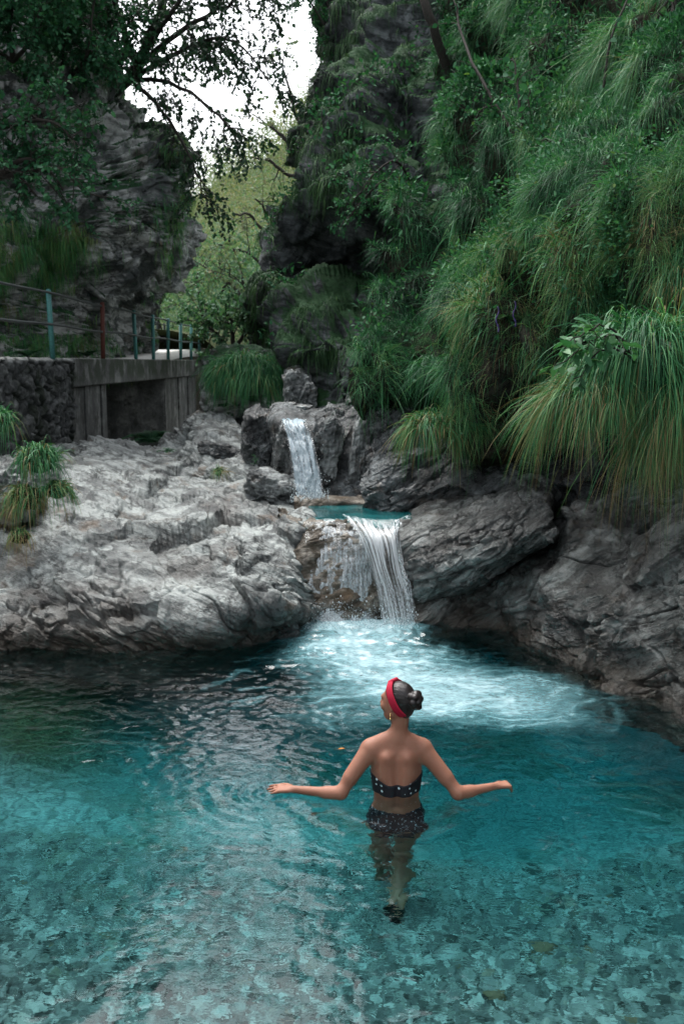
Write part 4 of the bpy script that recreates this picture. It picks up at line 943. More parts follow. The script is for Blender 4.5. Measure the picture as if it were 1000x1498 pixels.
tussock('tussock of long fresh green blades beside the broad leaved plant at the right edge', (948, 508), 6.3, (78, 36), 1900, .46, .0040, .08, 3)
tussock('wide tussock of mixed straw and green grass hanging left under the broad leaved plant', (868, 588), 6.25, (64, 44), 3600, .27, .0024, .45, 4, lean=(-.25, -.35, .3))
tussock('shaggy tussock cut by the right edge of the photo, under the long green blades', (1000, 600), 6.2, (66, 52), 3400, .36, .0025, .45, 6, lean=(.1, -.4, .3))
tussock('long straw strands trailing lowest towards the rocks near the right edge', (952, 645), 6.15, (34, 30), 460, .52, .0022, .8, 5, sag=(1.2, 2.2))
tussock('straw fringed grass tussock clinging to the wet rock right of the upper waterfall', (640, 622), 10.2, (40, 18), 1500, .26, .0042, .4, 8)
tussock('tall green grass tussock on the earthy boulder at the left edge', (58, 672), 9.7, (26, 20), 420, .30, .005, .12, 11, lean=(.15, -.3, .9))
tussock('straw coloured grass tussock below the green one at the left edge', (38, 728), 9.55, (24, 20), 420, .22, .004, .75, 14, lean=(-.1, -.5, .2))
tussock('low grass tussock to the right of the tall green one near the left edge', (84, 716), 9.6, (18, 14), 300, .20, .004, .4, 17, lean=(.2, -.4, .3))
tussock('grass tussock cut by the left frame edge below the stone wall', (-2, 618), 9.9, (14, 20), 320, .32, .005, .15, 20, lean=(.3, -.3, .8))
tussock('brown withered tussock hanging lowest at the left edge', (30, 785), 9.3, (14, 12), 160, .17, .003, .95, 23, lean=(0, -.4, 0))
tussock('thick grass cap hanging over the mossy boulder by the footbridge', (360, 545), 17.4, (52, 26), 5200, .34, .0065, .06, 26, lean=(0, -.4, .35))
tussock('yellowish grass tuft in a crevice of the rock outcrop', (320, 690), 12.6, (6, 6), 90, .2, .004, .7, 29, lean=(.15, -.3, .4))
tussock('grass tussock under the right brow of the hillside, top right of the big one', (1010, 415), 6.9, (40, 30), 1100, .34, .0034, .5, 31)
tussock('small green tuft at the right end of the rock outcrop', (400, 712), 11.5, (22, 7), 260, .10, .005, .3, 35)

# ---------------------------------------------------------------- shrubs and trees
def limb(B, pts, r0, r1, n=10, wob=.0, ns=6):
    P = _cr(np.array(pts, float), n); P = P + wob * rng.normal(size=P.shape) * np.linspace(0, 1, n)[:, None]
    tube(B, P, np.linspace(r0, r1, n), ns, cap=False); return P

def twigs(B, LF, P, n, ln, r, droop, level, sprd=1., nl=9, t0=.2, bias=None):
    """branchlets along polyline P; the last level carries the leaves"""
    T = nrm(np.gradient(P, axis=0)); m = len(P)
    for k in range(n):
        t = t0 + (1 - t0) * (k + rng.random()) / n; x = t * (m - 1); i = min(int(x), m - 2); f = x - i
        p = P[i] * (1 - f) + P[i + 1] * f
        d = nrm(T[i] * .75 + rng.normal(size=3) * .7 * sprd + (np.array(bias) if bias is not None else 0))
        l = ln * (1.1 - .5 * t) * rng.uniform(.6, 1.2)
        q = [p]
        for s in range(4):
            d = nrm(d + rng.normal(size=3) * .16 + np.array([0, 0, -droop * .28])); q.append(q[-1] + d * l / 4)
        q = np.array(q)
        tube(B, q, np.linspace(r, r * .35, 5), 4, cap=False)
        if level > 0: twigs(B, LF, q, max(3, int(n * .55)), ln * .5, r * .5, droop, level - 1, sprd, nl, .15, bias)
        else:
            tt = np.linspace(.15, 1, nl) * 4; ii = np.minimum(tt.astype(int), 3); ff = (tt - ii)[:, None]
            pp = q[ii] * (1 - ff) + q[ii + 1] * ff
            LF[0].append(pp); LF[1].append(nrm(d * .6 + rng.normal(size=(nl, 3)) * .6 + np.array([0, 0, -droop * .35])))

def foliage(LF, size, mat, parent, wr=.34, tone=(.45, .2), name='crown', flat=.6, spread=0.):
    P = np.concatenate(LF[0]); D = np.concatenate(LF[1]); n = len(P); B = Buf()
    nn = nrm(UP * flat + rng.normal(size=(n, 3)) * .55)
    cl = fbm(P * 1.1, 3, 77)
    Ls = size * rng.uniform(.6, 1.25, n)
    leaves(B, P + spread * rng.normal(size=P.shape), D, nn, Ls, Ls * wr, np.clip(tone[0] + tone[1] * (cl + .7 * rng.normal(size=n)), 0, 1))
    return B.build(name, mat, parent)

def tree(name, label, cat, limbs, subs, size, mat, droop=.4, level=1, ln=1., nl=9, group=None, r=.012, sprd=1., tone=(.45, .2), bias=None, wr=.34, flat=.6, t0=.2):
    """limbs: list of (pixel control points, r0, r1)"""
    base = W(*limbs[0][0][0]); t = empty(name, base, label, cat, group)
    B = Buf(); LF = ([], [])
    for pts, r0, r1 in limbs:
        P = limb(B, W(*np.array(pts, float).T), r0, r1, 14, .035 if 'tree' in name else .012, ns=7)
        if subs: twigs(B, LF, P, subs if r0 > .05 or name != 'beech_tree' else 14, ln, r, droop, level, sprd, nl, t0, bias)
    B.build('trunk' if name.endswith('tree') or name == 'sapling' else 'stems', M_bark, t)
    if LF[0]: foliage(LF, size, mat, t, wr, tone, 'crown' if name.endswith('tree') or name == 'sapling' else 'leaves', flat)
    return t

# overhanging beech on the left cliff
tree('beech_tree', 'dark overhanging beech tree on the left cliff with leafy sprays against the white sky', 'tree',
     [([(150, 150, 20.5), (190, 112, 20), (214, 60, 19.6), (240, -5, 19.4), (262, -110, 19.2)], .13, .03),
      ([(186, 118, 20), (232, 70, 19.5), (290, 30, 19), (345, -5, 18.6), (392, -20, 18.3)], .07, .012),
      ([(190, 116, 20), (240, 88, 19.6), (300, 58, 19), (352, 68, 18.5), (398, 135, 18)], .06, .008),
      ([(192, 118, 20), (236, 118, 19.4), (285, 140, 19), (330, 180, 18.6), (362, 205, 18.3)], .05, .008),
      ([(198, 124, 20), (228, 150, 19.6), (262, 200, 19.2), (285, 250, 18.9), (298, 292, 18.7)], .045, .008),
      ([(206, 86, 19.8), (250, 20, 19), (300, -50, 18.5), (350, -80, 18)], .06, .012),
      ([(200, 100, 20), (180, 40, 19.6), (160, -20, 19), (140, -90, 18.6)], .06, .02)],
     17, .078, M_beech, droop=.8, level=1, ln=1.15, nl=9, r=.010, sprd=.75, tone=(.35, .25), wr=.4, flat=.5)
# bushes on the top of the left cliff
for k, (lab, pts, s) in enumerate([
    ('dense dark bush at the top left corner of the photo', [(20, 90, 17.6), (15, 40, 17.2), (25, -20, 17), (40, -70, 17)], .085),
    ('dark bush on the left cliff between the corner bush and the beech', [(95, 120, 18.6), (92, 70, 18.2), (100, 10, 18), (110, -50, 18)], .085),
    ('leafy bush hanging from the cliff edge just under the beech limbs', [(135, 110, 19.6), (145, 70, 19.2), (145, 40, 19), (155, 20, 19)], .07),
    ('low bush spilling over the left cliff face at the frame edge', [(-10, 190, 16.4), (15, 165, 16), (50, 170, 15.8), (80, 200, 15.8)], .085),
    ('grey green shrub hanging above the grass patch on the left cliff', [(0, 260, 16), (30, 235, 15.6), (62, 240, 15.5), (92, 275, 15.5)], .08)]):
    tree('bush', lab, 'bush', [(pts, .05, .01), ([pts[0]] + [(x + 35, y + 12, Y - .3) for x, y, Y in pts[1:]], .04, .01), ([pts[0]] + [(x - 38, y + 14, Y + .1) for x, y, Y in pts[1:]], .04, .01)],
         (18, 17, 14, 10, 9)[k], s, M_leaf, droop=.35, level=1, ln=.95, nl=13, r=.01, sprd=1.1, tone=(.30 + .05 * (k == 4), .2), t0=.1)
# shrubs rooted in the far right cliff
for k, (lab, pts, s) in enumerate([
    ('leafy shrub reaching left from the far right cliff over the dark overhang', [(600, 262, 14.0), (570, 262, 13.6), (540, 280, 13.4), (505, 325, 13.3)], .055),
    ('light green bush at the top of the far right cliff, against the sky', [(490, 60, 18.6), (470, 30, 18.5), (455, 5, 18.4), (440, -10, 18.4)], .06)]):
    tree('bush', lab, 'bush', [(pts, .03, .006), ([pts[0]] + [(x + 8, y - 26, Y) for x, y, Y in pts[1:]], .02, .006)],
         11, s, M_leaf, droop=.3, level=1, ln=.55, nl=8, r=.006, sprd=1.0, tone=(.42, .2), t0=.1)
# saplings and bare stems on the right hillside
tree('sapling', 'thin bare stem crossing the hillside from the top edge down to the right', 'sapling', [([(770, 232, 11.0), (735, 170, 11.3), (695, 100, 11.8), (672, 40, 12.4), (655, -40, 13)], .022, .012)], 4, .07, M_leaf, level=0, ln=.5, nl=5, r=.006)
tree('sapling', 'upright pair of dark stems in the middle of the hillside', 'sapling', [([(776, 236, 10.8), (764, 180, 10.7), (756, 130, 10.8), (750, 84, 11)], .02, .008), ([(778, 236, 10.8), (776, 180, 10.7), (772, 125, 10.8)], .014, .005)], 8, .085, M_leaf, level=0, ln=.5, nl=7, r=.005)
tree('sapling', 'stout leaning trunk at the top edge between the cliff and the hillside', 'sapling', [([(668, 150, 15.6), (645, 75, 15.2), (625, 15, 15), (606, -40, 15.3)], .075, .06)], 0, .1, M_leaf)
tree('sapling', 'slim pale stem rising to the top edge on the right of the hillside', 'sapling', [([(882, 128, 10), (892, 60, 10), (915, 5, 10.2), (935, -40, 10.5)], .014, .007)], 5, .07, M_leaf, level=0, ln=.4, nl=5, r=.004)
tree('sapling', 'dark stem at the top right corner of the hillside', 'sapling', [([(992, 60, 9.2), (985, 10, 9.3), (975, -60, 9.5)], .03, .02)], 4, .08, M_leaf, level=0, ln=.5, nl=6, r=.006)
for lab, cx, cy, Y in [('leafy bush on the hillside left of the dark stems', 690, 160, 11.9), ('leafy bush right of the dark stems on the hillside', 818, 215, 10.1), ('bush with round leaves low in the middle of the hillside', 765, 310, 9.5),
                       ('bush at the top edge right of the hillside hollow', 850, 60, 11.4)]:
    tree('bush', lab, 'bush', [([(cx, cy + 25, Y), (cx - 10, cy, Y - .3), (cx - 30, cy - 20, Y - .5)], .012, .004), ([(cx, cy + 25, Y), (cx + 14, cy, Y - .3), (cx + 32, cy - 8, Y - .5)], .012, .004)],
         9, .046, M_leaf, droop=.25, level=1, ln=.34, nl=7, r=.004, tone=(.48, .2), wr=.4)

# broad leaved plant beside the big tussock, the tall weed and the bellflowers above it
M_broad = leaf_mat('broad leaves', [(0, (.015, .07, .03)), (.5, (.04, .15, .06)), (1, (.10, .22, .10))], .5, .25, .25)
tree('broadleaf_plant', 'plant with broad pale oval leaves reaching left over the big tussock', 'plant',
     [([(930, 520, 6.0), (895, 482, 5.75), (860, 482, 5.6), (822, 515, 5.5)], .008, .003), ([(930, 525, 6.0), (890, 498, 5.75), (855, 500, 5.6), (830, 528, 5.5)], .008, .003),
      ([(930, 530, 6.0), (900, 510, 5.7), (870, 520, 5.55), (845, 555, 5.5)], .008, .003), ([(925, 525, 6.0), (905, 495, 5.6), (885, 490, 5.5), (862, 505, 5.45)], .008, .003)],
     7, .082, M_broad, droop=.25, level=0, ln=.17, nl=5, r=.003, sprd=.7, tone=(.6, .3), wr=.27, flat=1.6, t0=.3)
def weed(label, base, Y, hpx, seed):
    t = empty('weed', W(base[0], base[1], Y), label, 'weed'); B = Buf(); P = limb(B, W(*np.array([(base[0], base[1], Y), (base[0] + 3, base[1] - hpx * .5, Y), (base[0] - 2, base[1] - hpx, Y)], float).T), .006, .002, 8)
    B.build('stem', M_leaf, t); b = Buf(); n = 16
    tt = np.repeat(np.linspace(.25, 1, n // 2), 2) * 6.99; ii = tt.astype(int); pp = P[np.minimum(ii, 7)]
    an = np.tile([0, np.pi], n // 2) + np.repeat(np.arange(n // 2) * 1.57, 2)
    leaves(b, pp, np.stack([np.cos(an), np.sin(an), np.full(n, .35)], -1), np.tile(UP, (n, 1)), np.linspace(.055, .025, n), np.linspace(.011, .006, n), np.full(n, .7)); b.build('leaves', M_leaf, t)
weed('tall single weed with paired leaves standing above the broad leaved plant', (912, 492), 6.0, 78, 1)
weed('short weed with paired leaves growing on the grey boulder of the outcrop', (371, 682), 12.0, 18, 2)
M_violet = plain('violet petals', (.09, .06, .20), .5)
for lab, x, y in (('violet bellflower spike in the hillside grass', 726, 470), ('smaller violet bellflower spike to the right, near a pale fern', 751, 462)):
    t = empty('bellflower', W(x, y + 20, 9.0), lab, 'flower'); B = Buf(); limb(B, W(*np.array([(x - 2, y + 34, 9.2), (x, y + 10, 8.9), (x + 3, y - 22, 8.8)], float).T), .004, .002, 6); B.build('stem', M_leaf, t)
    B = Buf(); kk = np.linspace(0, 1, 28); tube(B, W(x + 1 + 2 * np.sin(kk * 9), y - 22 + kk * 38, 8.78), .003 + .007 * np.abs(np.sin(kk * 19)) * (.5 + kk * .5), 7)
    B.build('petals', M_violet, t)

# ferns and leafy ground plants
def fern(label, base, Y, n, L, seed, tone=.45, name='fern', up=.9):
    c = W(*base, Y); t = empty(name, c, label, name); B = Buf(); S_ = Buf()
    for k in range(n):
        an = rng.uniform(0, 2 * np.pi); d = nrm(np.array([math.cos(an), math.sin(an) - .25, up])); l = L * rng.uniform(.7, 1.1)
        s = np.linspace(0, 1, 9)[:, None]; P = c + l * (d * s + np.array([0, 0, -.55]) * s ** 2)
        tube(S_, P, np.linspace(.004, .0015, 9), 4, cap=False)
        T = nrm(np.gradient(P, axis=0)); sd = nrm(np.cross(T, UP)); w_ = l * .24 * np.sin(np.pi * (.12 + .85 * s))
        for sg in (-1, 1):
            for f in (0, .5):
                Pm = P[1:] - f * (P[1:] - P[:-1]); m = len(Pm)
                leaves(B, Pm, sd[1:] * sg + T[1:] * .45, np.tile(UP, (m, 1)), w_[1:, 0] + .01, l * .026 + .004, np.clip(tone + .15 * rng.normal(size=m), 0, 1), 0)
    S_.build('stems', M_leaf, t); B.build('fronds', M_leaf, t)
fern('lush dark green ferns growing inside the footbridge opening', (222, 648), 20.5, 60, .8, 1, .5)
fern('pale fern beside the violet bellflowers on the hillside', (752, 470), 8.95, 9, .28, 2, .9)
fern('row of low ferns behind the top of the stone wall', (40, 522), 15.5, 26, .45, 3, .55)
fern('low ferns at the foot of the left cliff beside the rust red post', (128, 522), 19.2, 22, .5, 4, .5)
fern('small fern in the shade at the right end of the footbridge', (312, 545), 17.5, 14, .4, 5, .5)
fern('little fern on the pale ledge near the outcrop', (243, 662), 14.4, 9, .22, 6, .55)

# ---------------------------------------------------------------- trees beyond the bridge and the wooded hill
for k, (lab, limbs, sz, tn, ln) in enumerate([
    ('cluster of slender leaning trunks with yellow green leaves on the far slope', [([(408, 420, 34), (395, 370, 34), (372, 320, 34), (345, 312, 33)], .09, .03), ([(410, 420, 34), (402, 365, 34), (388, 310, 34), (375, 290, 33)], .08, .025), ([(412, 420, 34), (412, 370, 34), (410, 320, 34), (400, 285, 34)], .08, .025), ([(414, 420, 34), (422, 370, 34), (428, 320, 34), (430, 290, 34)], .07, .025), ([(408, 425, 34), (380, 385, 33), (350, 365, 33), (322, 362, 32)], .06, .02)], .11, .66, 1.3),
    ('pale tree with a thin dark trunk just right of the left cliff', [([(238, 500, 32), (228, 455, 32), (222, 420, 32), (212, 385, 32)], .09, .03), ([(228, 455, 32), (245, 420, 32), (255, 395, 32)], .06, .02)], .13, .38, 1.9),
    ('rounded grey green tree in the middle of the far slope', [([(300, 505, 34), (296, 460, 34), (290, 420, 34), (286, 385, 34)], .09, .03), ([(296, 460, 34), (320, 430, 33), (335, 410, 33)], .06, .02)], .13, .42, 2.),
    ('tree leaning left with sparse leaves below the slender cluster', [([(372, 470, 31), (350, 430, 31), (325, 405, 31), (300, 392, 31)], .08, .02), ([(360, 448, 31), (358, 420, 31), (352, 400, 31)], .05, .02)], .13, .55, 1.7),
    ('dark green low tree filling the gap at the end of the footbridge', [([(342, 520, 26), (340, 485, 26), (335, 460, 26)], .07, .03), ([(342, 515, 26), (362, 480, 26), (375, 455, 26)], .06, .02), ([(340, 515, 26), (318, 490, 26), (300, 470, 26)], .06, .02)], .11, .22, 1.3),
    ('yellow tinged tree whose bare limbs reach from the far right cliff into the sky gap', [([(446, 262, 26), (420, 255, 26), (395, 235, 26), (372, 232, 26)], .06, .02), ([(446, 250, 26), (425, 215, 26), (405, 190, 26), (385, 180, 26)], .06, .02), ([(450, 200, 26), (430, 160, 26), (418, 110, 26), (405, 70, 26)], .05, .015)], .11, .62, .9)]):
    tree('tree', lab, 'tree', limbs, (6, 8, 8, 7, 10, 5)[k], sz, M_far, droop=.2, level=1, ln=ln, nl=14 if k != 5 else 6, r=.02, sprd=1.1, tone=(tn, .16), wr=.42, t0=.3)

B = Buf(); n = 700
P, N, k = pick(G_far, n, (30 / cellv(G_far[..., 1])) ** .8 * ((cellv(PX(G_far)[0]) > 170) & (cellv(PX(G_far)[0]) < 560)) + 1e-9)
for p in P:
    Yd = p[1]; r = rng.uniform(.9, 1.7) * (.7 + Yd / 110); m = int(260 if Yd < 70 else 160)
    v = nrm(rng.normal(size=(m, 3))) * rng.uniform(.45, 1.05, (m, 1)); v[:, 2] *= 1.25
    q = p + v * r + np.array([0, 0, r * 1.1]); s = .075 * (.55 + Yd / 55)
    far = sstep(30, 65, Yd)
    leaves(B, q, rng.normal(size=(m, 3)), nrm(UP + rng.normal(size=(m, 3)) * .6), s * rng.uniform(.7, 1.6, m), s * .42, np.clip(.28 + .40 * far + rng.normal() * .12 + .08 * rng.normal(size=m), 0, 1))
tag(B.build('woods', M_far), 'mixed green and yellow woods on the far hill', 'woods', kind='stuff')

# leaves on the water
M_dead = leaf_mat('fallen leaves', [(0, (.02, .014, .008)), (.5, (.18, .08, .02)), (1, (.42, .17, .03))], .6, .1)
for lab, p, tn, s_ in (('small orange leaf floating on the pool left of the bather', WZ(494, 1096, .022), .95, .05), ('dark sunken leaf in the clear water in front of the outstretched left hand', WZ(452, 1225, -.25), .1, .07)):
    B = Buf(); leaves(B, np.array([p]), np.array([[1., .2, .05]]), np.array([[0, .1, 1.]]), s_, s_ * .33, np.array([tn])); tag(B.build('fallen_leaf', M_dead), lab, 'leaf')

# ------------------------------------------------------------------ the bather: bodies grown as smooth distance fields
class SDF:
    def __init__(s, lo, hi, h):
        s.h = h; s.lo = np.array(lo, float); n = np.ceil((np.array(hi) - s.lo) / h).astype(int) + 1; s.n = n
        s.ax = [s.lo[k] + h * np.arange(n[k]) for k in range(3)]
        s.d = np.full(n, .3, np.float32)
    def win(s, lo, hi, m):
        sl = []
        for k in range(3):
            a = max(0, int((lo[k] - m - s.lo[k]) / s.h)); b = min(s.n[k], int((hi[k] + m - s.lo[k]) / s.h) + 2)
            if b <= a: return None, None
            sl.append(slice(a, b))
        X = np.stack(np.meshgrid(*[s.ax[k][sl[k]] for k in range(3)], indexing='ij'), -1)
        return tuple(sl), X
    def blend(s, sl, d, k, sub=False):
        a = s.d[sl]
        if sub:
            hh = np.clip(.5 - .5 * (a + d) / k, 0, 1); s.d[sl] = a + (-d - a) * hh + k * hh * (1 - hh)
        else:
            hh = np.clip(.5 + .5 * (a - d) / k, 0, 1); s.d[sl] = a + (d - a) * hh - k * hh * (1 - hh)
    def cap(s, a, b, ra, rb, k=.02, flat=None, sub=False):
        """tapered capsule; flat=(axis vector, factor) squashes it along an axis"""
        a = np.array(a, float); b = np.array(b, float); r = max(ra, rb)
        sl, X = s.win(np.minimum(a, b) - r, np.maximum(a, b) + r, .06)
        if sl is None: return
        ab = b - a; t = np.clip(((X - a) @ ab) / max(ab @ ab, 1e-9), 0, 1)
        q = X - (a + t[..., None] * ab)
        if flat is not None:
            f = nrm(np.array(flat[0], float)); c = q @ f; q = q + (c * (1 / flat[1] - 1))[..., None] * f
        d = np.linalg.norm(q, axis=-1) - (ra + (rb - ra) * t)
        s.blend(sl, d * (flat[1] if flat is not None and flat[1] < 1 else 1), k, sub)
    def ell(s, c, r, k=.02, M=None, sub=False):
        c = np.array(c, float); r = np.array(r, float); m = r.max()
        sl, X = s.win(c - m, c + m, .06)
        if sl is None: return
        q = X - c
        if M is not None: q = q @ M.T
        l = np.linalg.norm(q / r, axis=-1); l2 = np.linalg.norm(q / r ** 2, axis=-1)
        s.blend(sl, l * (l - 1) / np.maximum(l2, 1e-6), k, sub)
    def all(s): return np.stack(np.meshgrid(*s.ax, indexing='ij'), -1)

def nets(d, lo, h):
    """naive surface nets: distance grid -> vertices, quads"""
    I = d < 0; n = np.array(d.shape)
    c = np.zeros(n - 1, int); acc = np.zeros((*(n - 1), 3)); cnt = np.zeros(n - 1)
    for k in range(8):
        o = (k & 1, k >> 1 & 1, k >> 2 & 1); c += I[o[0]:n[0] - 1 + o[0], o[1]:n[1] - 1 + o[1], o[2]:n[2] - 1 + o[2]]
    act = (c > 0) & (c < 8)
    def sh(a, o): return a[o[0]:n[0] - 1 + o[0], o[1]:n[1] - 1 + o[1], o[2]:n[2] - 1 + o[2]]
    for ax in range(3):
        u, v = [(1, 2), (0, 2), (0, 1)][ax]
        for a in (0, 1):
            for b in (0, 1):
                o = [0, 0, 0]; o[u] = a; o[v] = b; p = list(o); p[ax] = 1
                d0, d1 = sh(d, o), sh(d, p); m = (d0 < 0) != (d1 < 0)
                t = np.where(m, d0 / np.where(m, d0 - d1, 1), 0)
                acc[..., u] += m * a; acc[..., v] += m * b; acc[..., ax] += np.where(m, t, 0); cnt += m
    idx = -np.ones(n - 1, int); idx[act] = np.arange(act.sum())
    cell = np.stack(np.nonzero(act), -1)
    V = (cell + acc[act] / cnt[act][:, None]) * h + lo
    Fs = []
    for ax in range(3):
        u, v = [(1, 2), (2, 0), (0, 1)][ax]
        s0 = [slice(1, -1)] * 3; s0[ax] = slice(0, -1); s1 = [slice(1, -1)] * 3; s1[ax] = slice(1, None)
        A, Bb = I[tuple(s0)], I[tuple(s1)]
        p = np.stack(np.nonzero(A != Bb), -1); inside = A[A != Bb]
        p = p + 1; p[:, ax] -= 1
        def at(du, dv):
            q = p.copy(); q[:, u] += du; q[:, v] += dv; return idx[q[:, 0], q[:, 1], q[:, 2]]
        q = np.stack([at(-1, -1), at(0, -1), at(0, 0), at(-1, 0)], -1)
        q[~inside] = q[~inside][:, ::-1]; Fs.append(q)
    return V, np.concatenate(Fs)

def smooth(V, F, it=2, lam=.5):
    e = np.concatenate([F[:, [0, 1]], F[:, [1, 2]], F[:, [2, 3]], F[:, [3, 0]]]); e = np.concatenate([e, e[:, ::-1]])
    for _ in range(it):
        s = np.zeros_like(V); np.add.at(s, e[:, 0], V[e[:, 1]]); c = np.bincount(e[:, 0], minlength=len(V))[:, None]
        V = V + lam * (s / np.maximum(c, 1) - V)
    return V

CX, CY = .318, 5.50
yaw = R(54)
hf = np.array([-math.sin(yaw), math.cos(yaw), -.03]); hf = nrm(hf)              # where the face looks
hr = nrm(np.cross(hf, UP)); hu = np.cross(hr, hf)
HC = np.array([CX + .004, CY + .055, .548])
def H(f, r_, u): return HC + hf * f + hr * r_ + hu * u
MH = np.stack([hf, hr, hu])
B_ = lambda x, y, z: (CX + x, CY + y, z)

def torso(s):
    # pelvis to shoulders as stacked ellipses
    tb = np.array([(-.46, .160, .108, .0), (-.36, .170, .116, 0), (-.27, .163, .106, .005), (-.17, .146, .094, .012), (-.08, .131, .086, .022), (.00, .131, .086, .03), (.08, .140, .092, .036), (.15, .149, .096, .04), (.215, .150, .090, .04)])
    for z in np.linspace(-.46, .215, 34):
        rx, ry, y = (np.interp(z, tb[:, 0], tb[:, k]) for k in (1, 2, 3)); s.ell(B_(0, y, z), (rx, ry, .05), .012)
    s.cap(B_(-.115, .035, .262), B_(.115, .035, .262), .058, .058, .05, flat=((0, 1, 0), .95))
    s.cap(B_(-.05, .045, .29), B_(.05, .045, .29), .055, .055, .05)
    for sx in (-1, 1):
        s.cap(B_(sx * .062, -.036, .235), B_(sx * .075, -.036, .125), .026, .020, .05)                       # shoulder blade
        s.ell(B_(sx * .042, -.052, -.02), (.03, .018, .14), .04)                         # back muscle
        s.ell(B_(sx * .085, -.075, -.38), (.085, .075, .10), .035)                       # buttock
        s.ell(B_(sx * .065, .115, .10), (.06, .05, .06), .035)                           # chest
        s.cap(B_(sx * .03, .03, .345), B_(sx * .14, .035, .285), .034, .036, .05)         # trapezius
    s.cap(B_(0, -.062, .24), B_(0, -.080, -.12), .008, .008, .035, sub=True)              # spine furrow

def limbs(s):
    # image left arm
    s.ell(B_(-.158, .035, .262), (.046, .05, .05), .04)
    s.cap(B_(-.162, .03, .262), B_(-.325, -.055, .034), .044, .036, .03); s.cap(B_(-.19, .01, .22), B_(-.27, -.03, .12), .042, .038, .03)
    s.cap(B_(-.325, -.055, .034), B_(-.40, -.03, .022), 0.034, .033, .03); s.cap(B_(-.38, -.035, .025), B_(-.60, .03, .018), .033, .022, .03)
    # image right arm
    s.ell(B_(.158, .035, .262), (.046, .05, .05), .04)
    s.cap(B_(.162, .03, .262), B_(.352, -.06, .034), .044, .036, .03); s.cap(B_(.19, .01, .22), B_(.28, -.03, .12), .042, .038, .03)
    s.cap(B_(.352, -.06, .034), B_(.42, -.02, .026), 0.034, .033, .03); s.cap(B_(.40, -.03, .028), B_(.585, .05, .030), .033, .022, .03)
    # legs: front leg planted ahead, trailing leg bent with the toe down
    for sx, K, A in ((-1, (-.075, .20, -.84), (-.08, .16, -1.22)), (1, (.035, .03, -.80), (-.02, -.34, -1.0))):
        hp = np.array(B_(sx * .085, .0, -.42)); kn = np.array(B_(*K)); an = np.array(B_(*A))
        s.cap(hp, kn, .088, .056, .04); m = kn * .55 + an * .45
        s.cap(kn, m, .056, .052, .03); s.cap(m, an, .052, .034, .03)
        s.ell(kn * .7 + an * .3 - np.array([0, .02, 0]), (.05, .05, .09), .03)
        s.ell(an, (.034, .04, .04), .02)
def foot(s, grow=0., which=(0, 1)):
    if 0 in which:
      a = np.array(B_(-.08, .16, -1.22)); s.cap(a, a + np.array([0, .02, -.05]), .036 + grow, .036 + grow, .02); s.cap(a + np.array([0, -.02, -.05]), a + np.array([0, .17, -.075]), .034 + grow, .028 + grow, .03)
    if 1 in which:
      b = np.array(B_(-.02, -.34, -1.0)); s.cap(b, b + np.array([.0, .0, -.06]), .037 + grow, .036 + grow, .02); s.cap(b + np.array([0, -.02, -.05]), b + np.array([0.01, .10, -.18]), .037 + grow, .034 + grow, .03)

def hand(s, w_, d, nrm_, th, L, curl):
    """palm, four unequal bent fingers and a side thumb"""
    w_ = np.array(w_, float); d = nrm(np.array(d, float)); n = nrm(np.array(nrm_, float)); n = nrm(n - d * (n @ d)); sd = np.cross(d, n) * th
    for t in (-.024, -.008, .008, .024):
        s.cap(w_ + d * .012 + sd * t * .6, w_ + d * L * .50 + sd * t * 1.15, .0125, .0115, .012)
    for k, (t, fl) in enumerate(((.030, .40), (.010, .46), (-.010, .43), (-.029, .34))):
        p = w_ + d * L * .48 + sd * t; a = curl * (1 + .15 * k); f = d + sd * t * 4
        for q in range(3):
            f = nrm(f * math.cos(a) - n * math.sin(a)); e = p + f * L * fl * (.44, .32, .24)[q]
            s.cap(p, e, .0092 - .0008 * q, .0086 - .0009 * q, .004); p = e
    p = w_ + d * L * .12 + sd * .026; f = nrm(d * .75 + sd * .65 - n * .25)
    for q in range(3):
        e = p + f * L * (.20, .16, .13)[q]; s.cap(p, e, .0125 - .0015 * q, .0112 - .0015 * q, .006); p = e; f = nrm(f + d * .35 - n * .15)

def head(s):
    s.cap(B_(.0, .04, .30), H(-.03, 0, -.06), .052, .047, .03)
    s.ell(H(-.012, 0, .022), (.094, .074, .092), .02, MH); s.ell(H(.025, 0, -.035), (.066, .060, .075), .03, MH)
    s.ell(H(.052, 0, -.088), (.030, .034, .022), .025, MH)                                   # chin
    s.cap(H(.0, .045, -.06), H(.055, .018, -.09), .022, .018, .02); s.cap(H(.0, -.045, -.06), H(.055, -.018, -.09), .022, .018, .02)
    s.cap(H(.086, 0, .012), H(.108, 0, -.022), .009, .0125, .012); s.ell(H(.098, 0, -.028), (.013, .016, .009), .01, MH)   # nose
    s.cap(H(.080, -.035, .026), H(.080, .035, .026), .012, .012, .02)                     # brow
    s.cap(H(.088, -.018, -.052), H(.088, .018, -.052), .0075, .0075, .008); s.cap(H(.086, -.015, -.062), H(.086, .015, -.062), .008, .008, .008)
    for sx in (-1, 1):
        s.ell(H(.072, sx * .034, -.03), (.022, .022, .022), .02, MH)                      # cheek
        s.ell(H(.086, sx * .031, .008), (.014, .017, .010), .01, MH, sub=True); s.cap(H(.076, sx * .045, .016), H(.081, sx * .017, .017), .0055, .0055, .006)
        s.ell(H(-.010, sx * .076, -.012), (.018, .009, .030), .008, MH)                   # ear
        s.ell(H(-.004, sx * .084, -.010), (.009, .006, .016), .006, MH, sub=True)

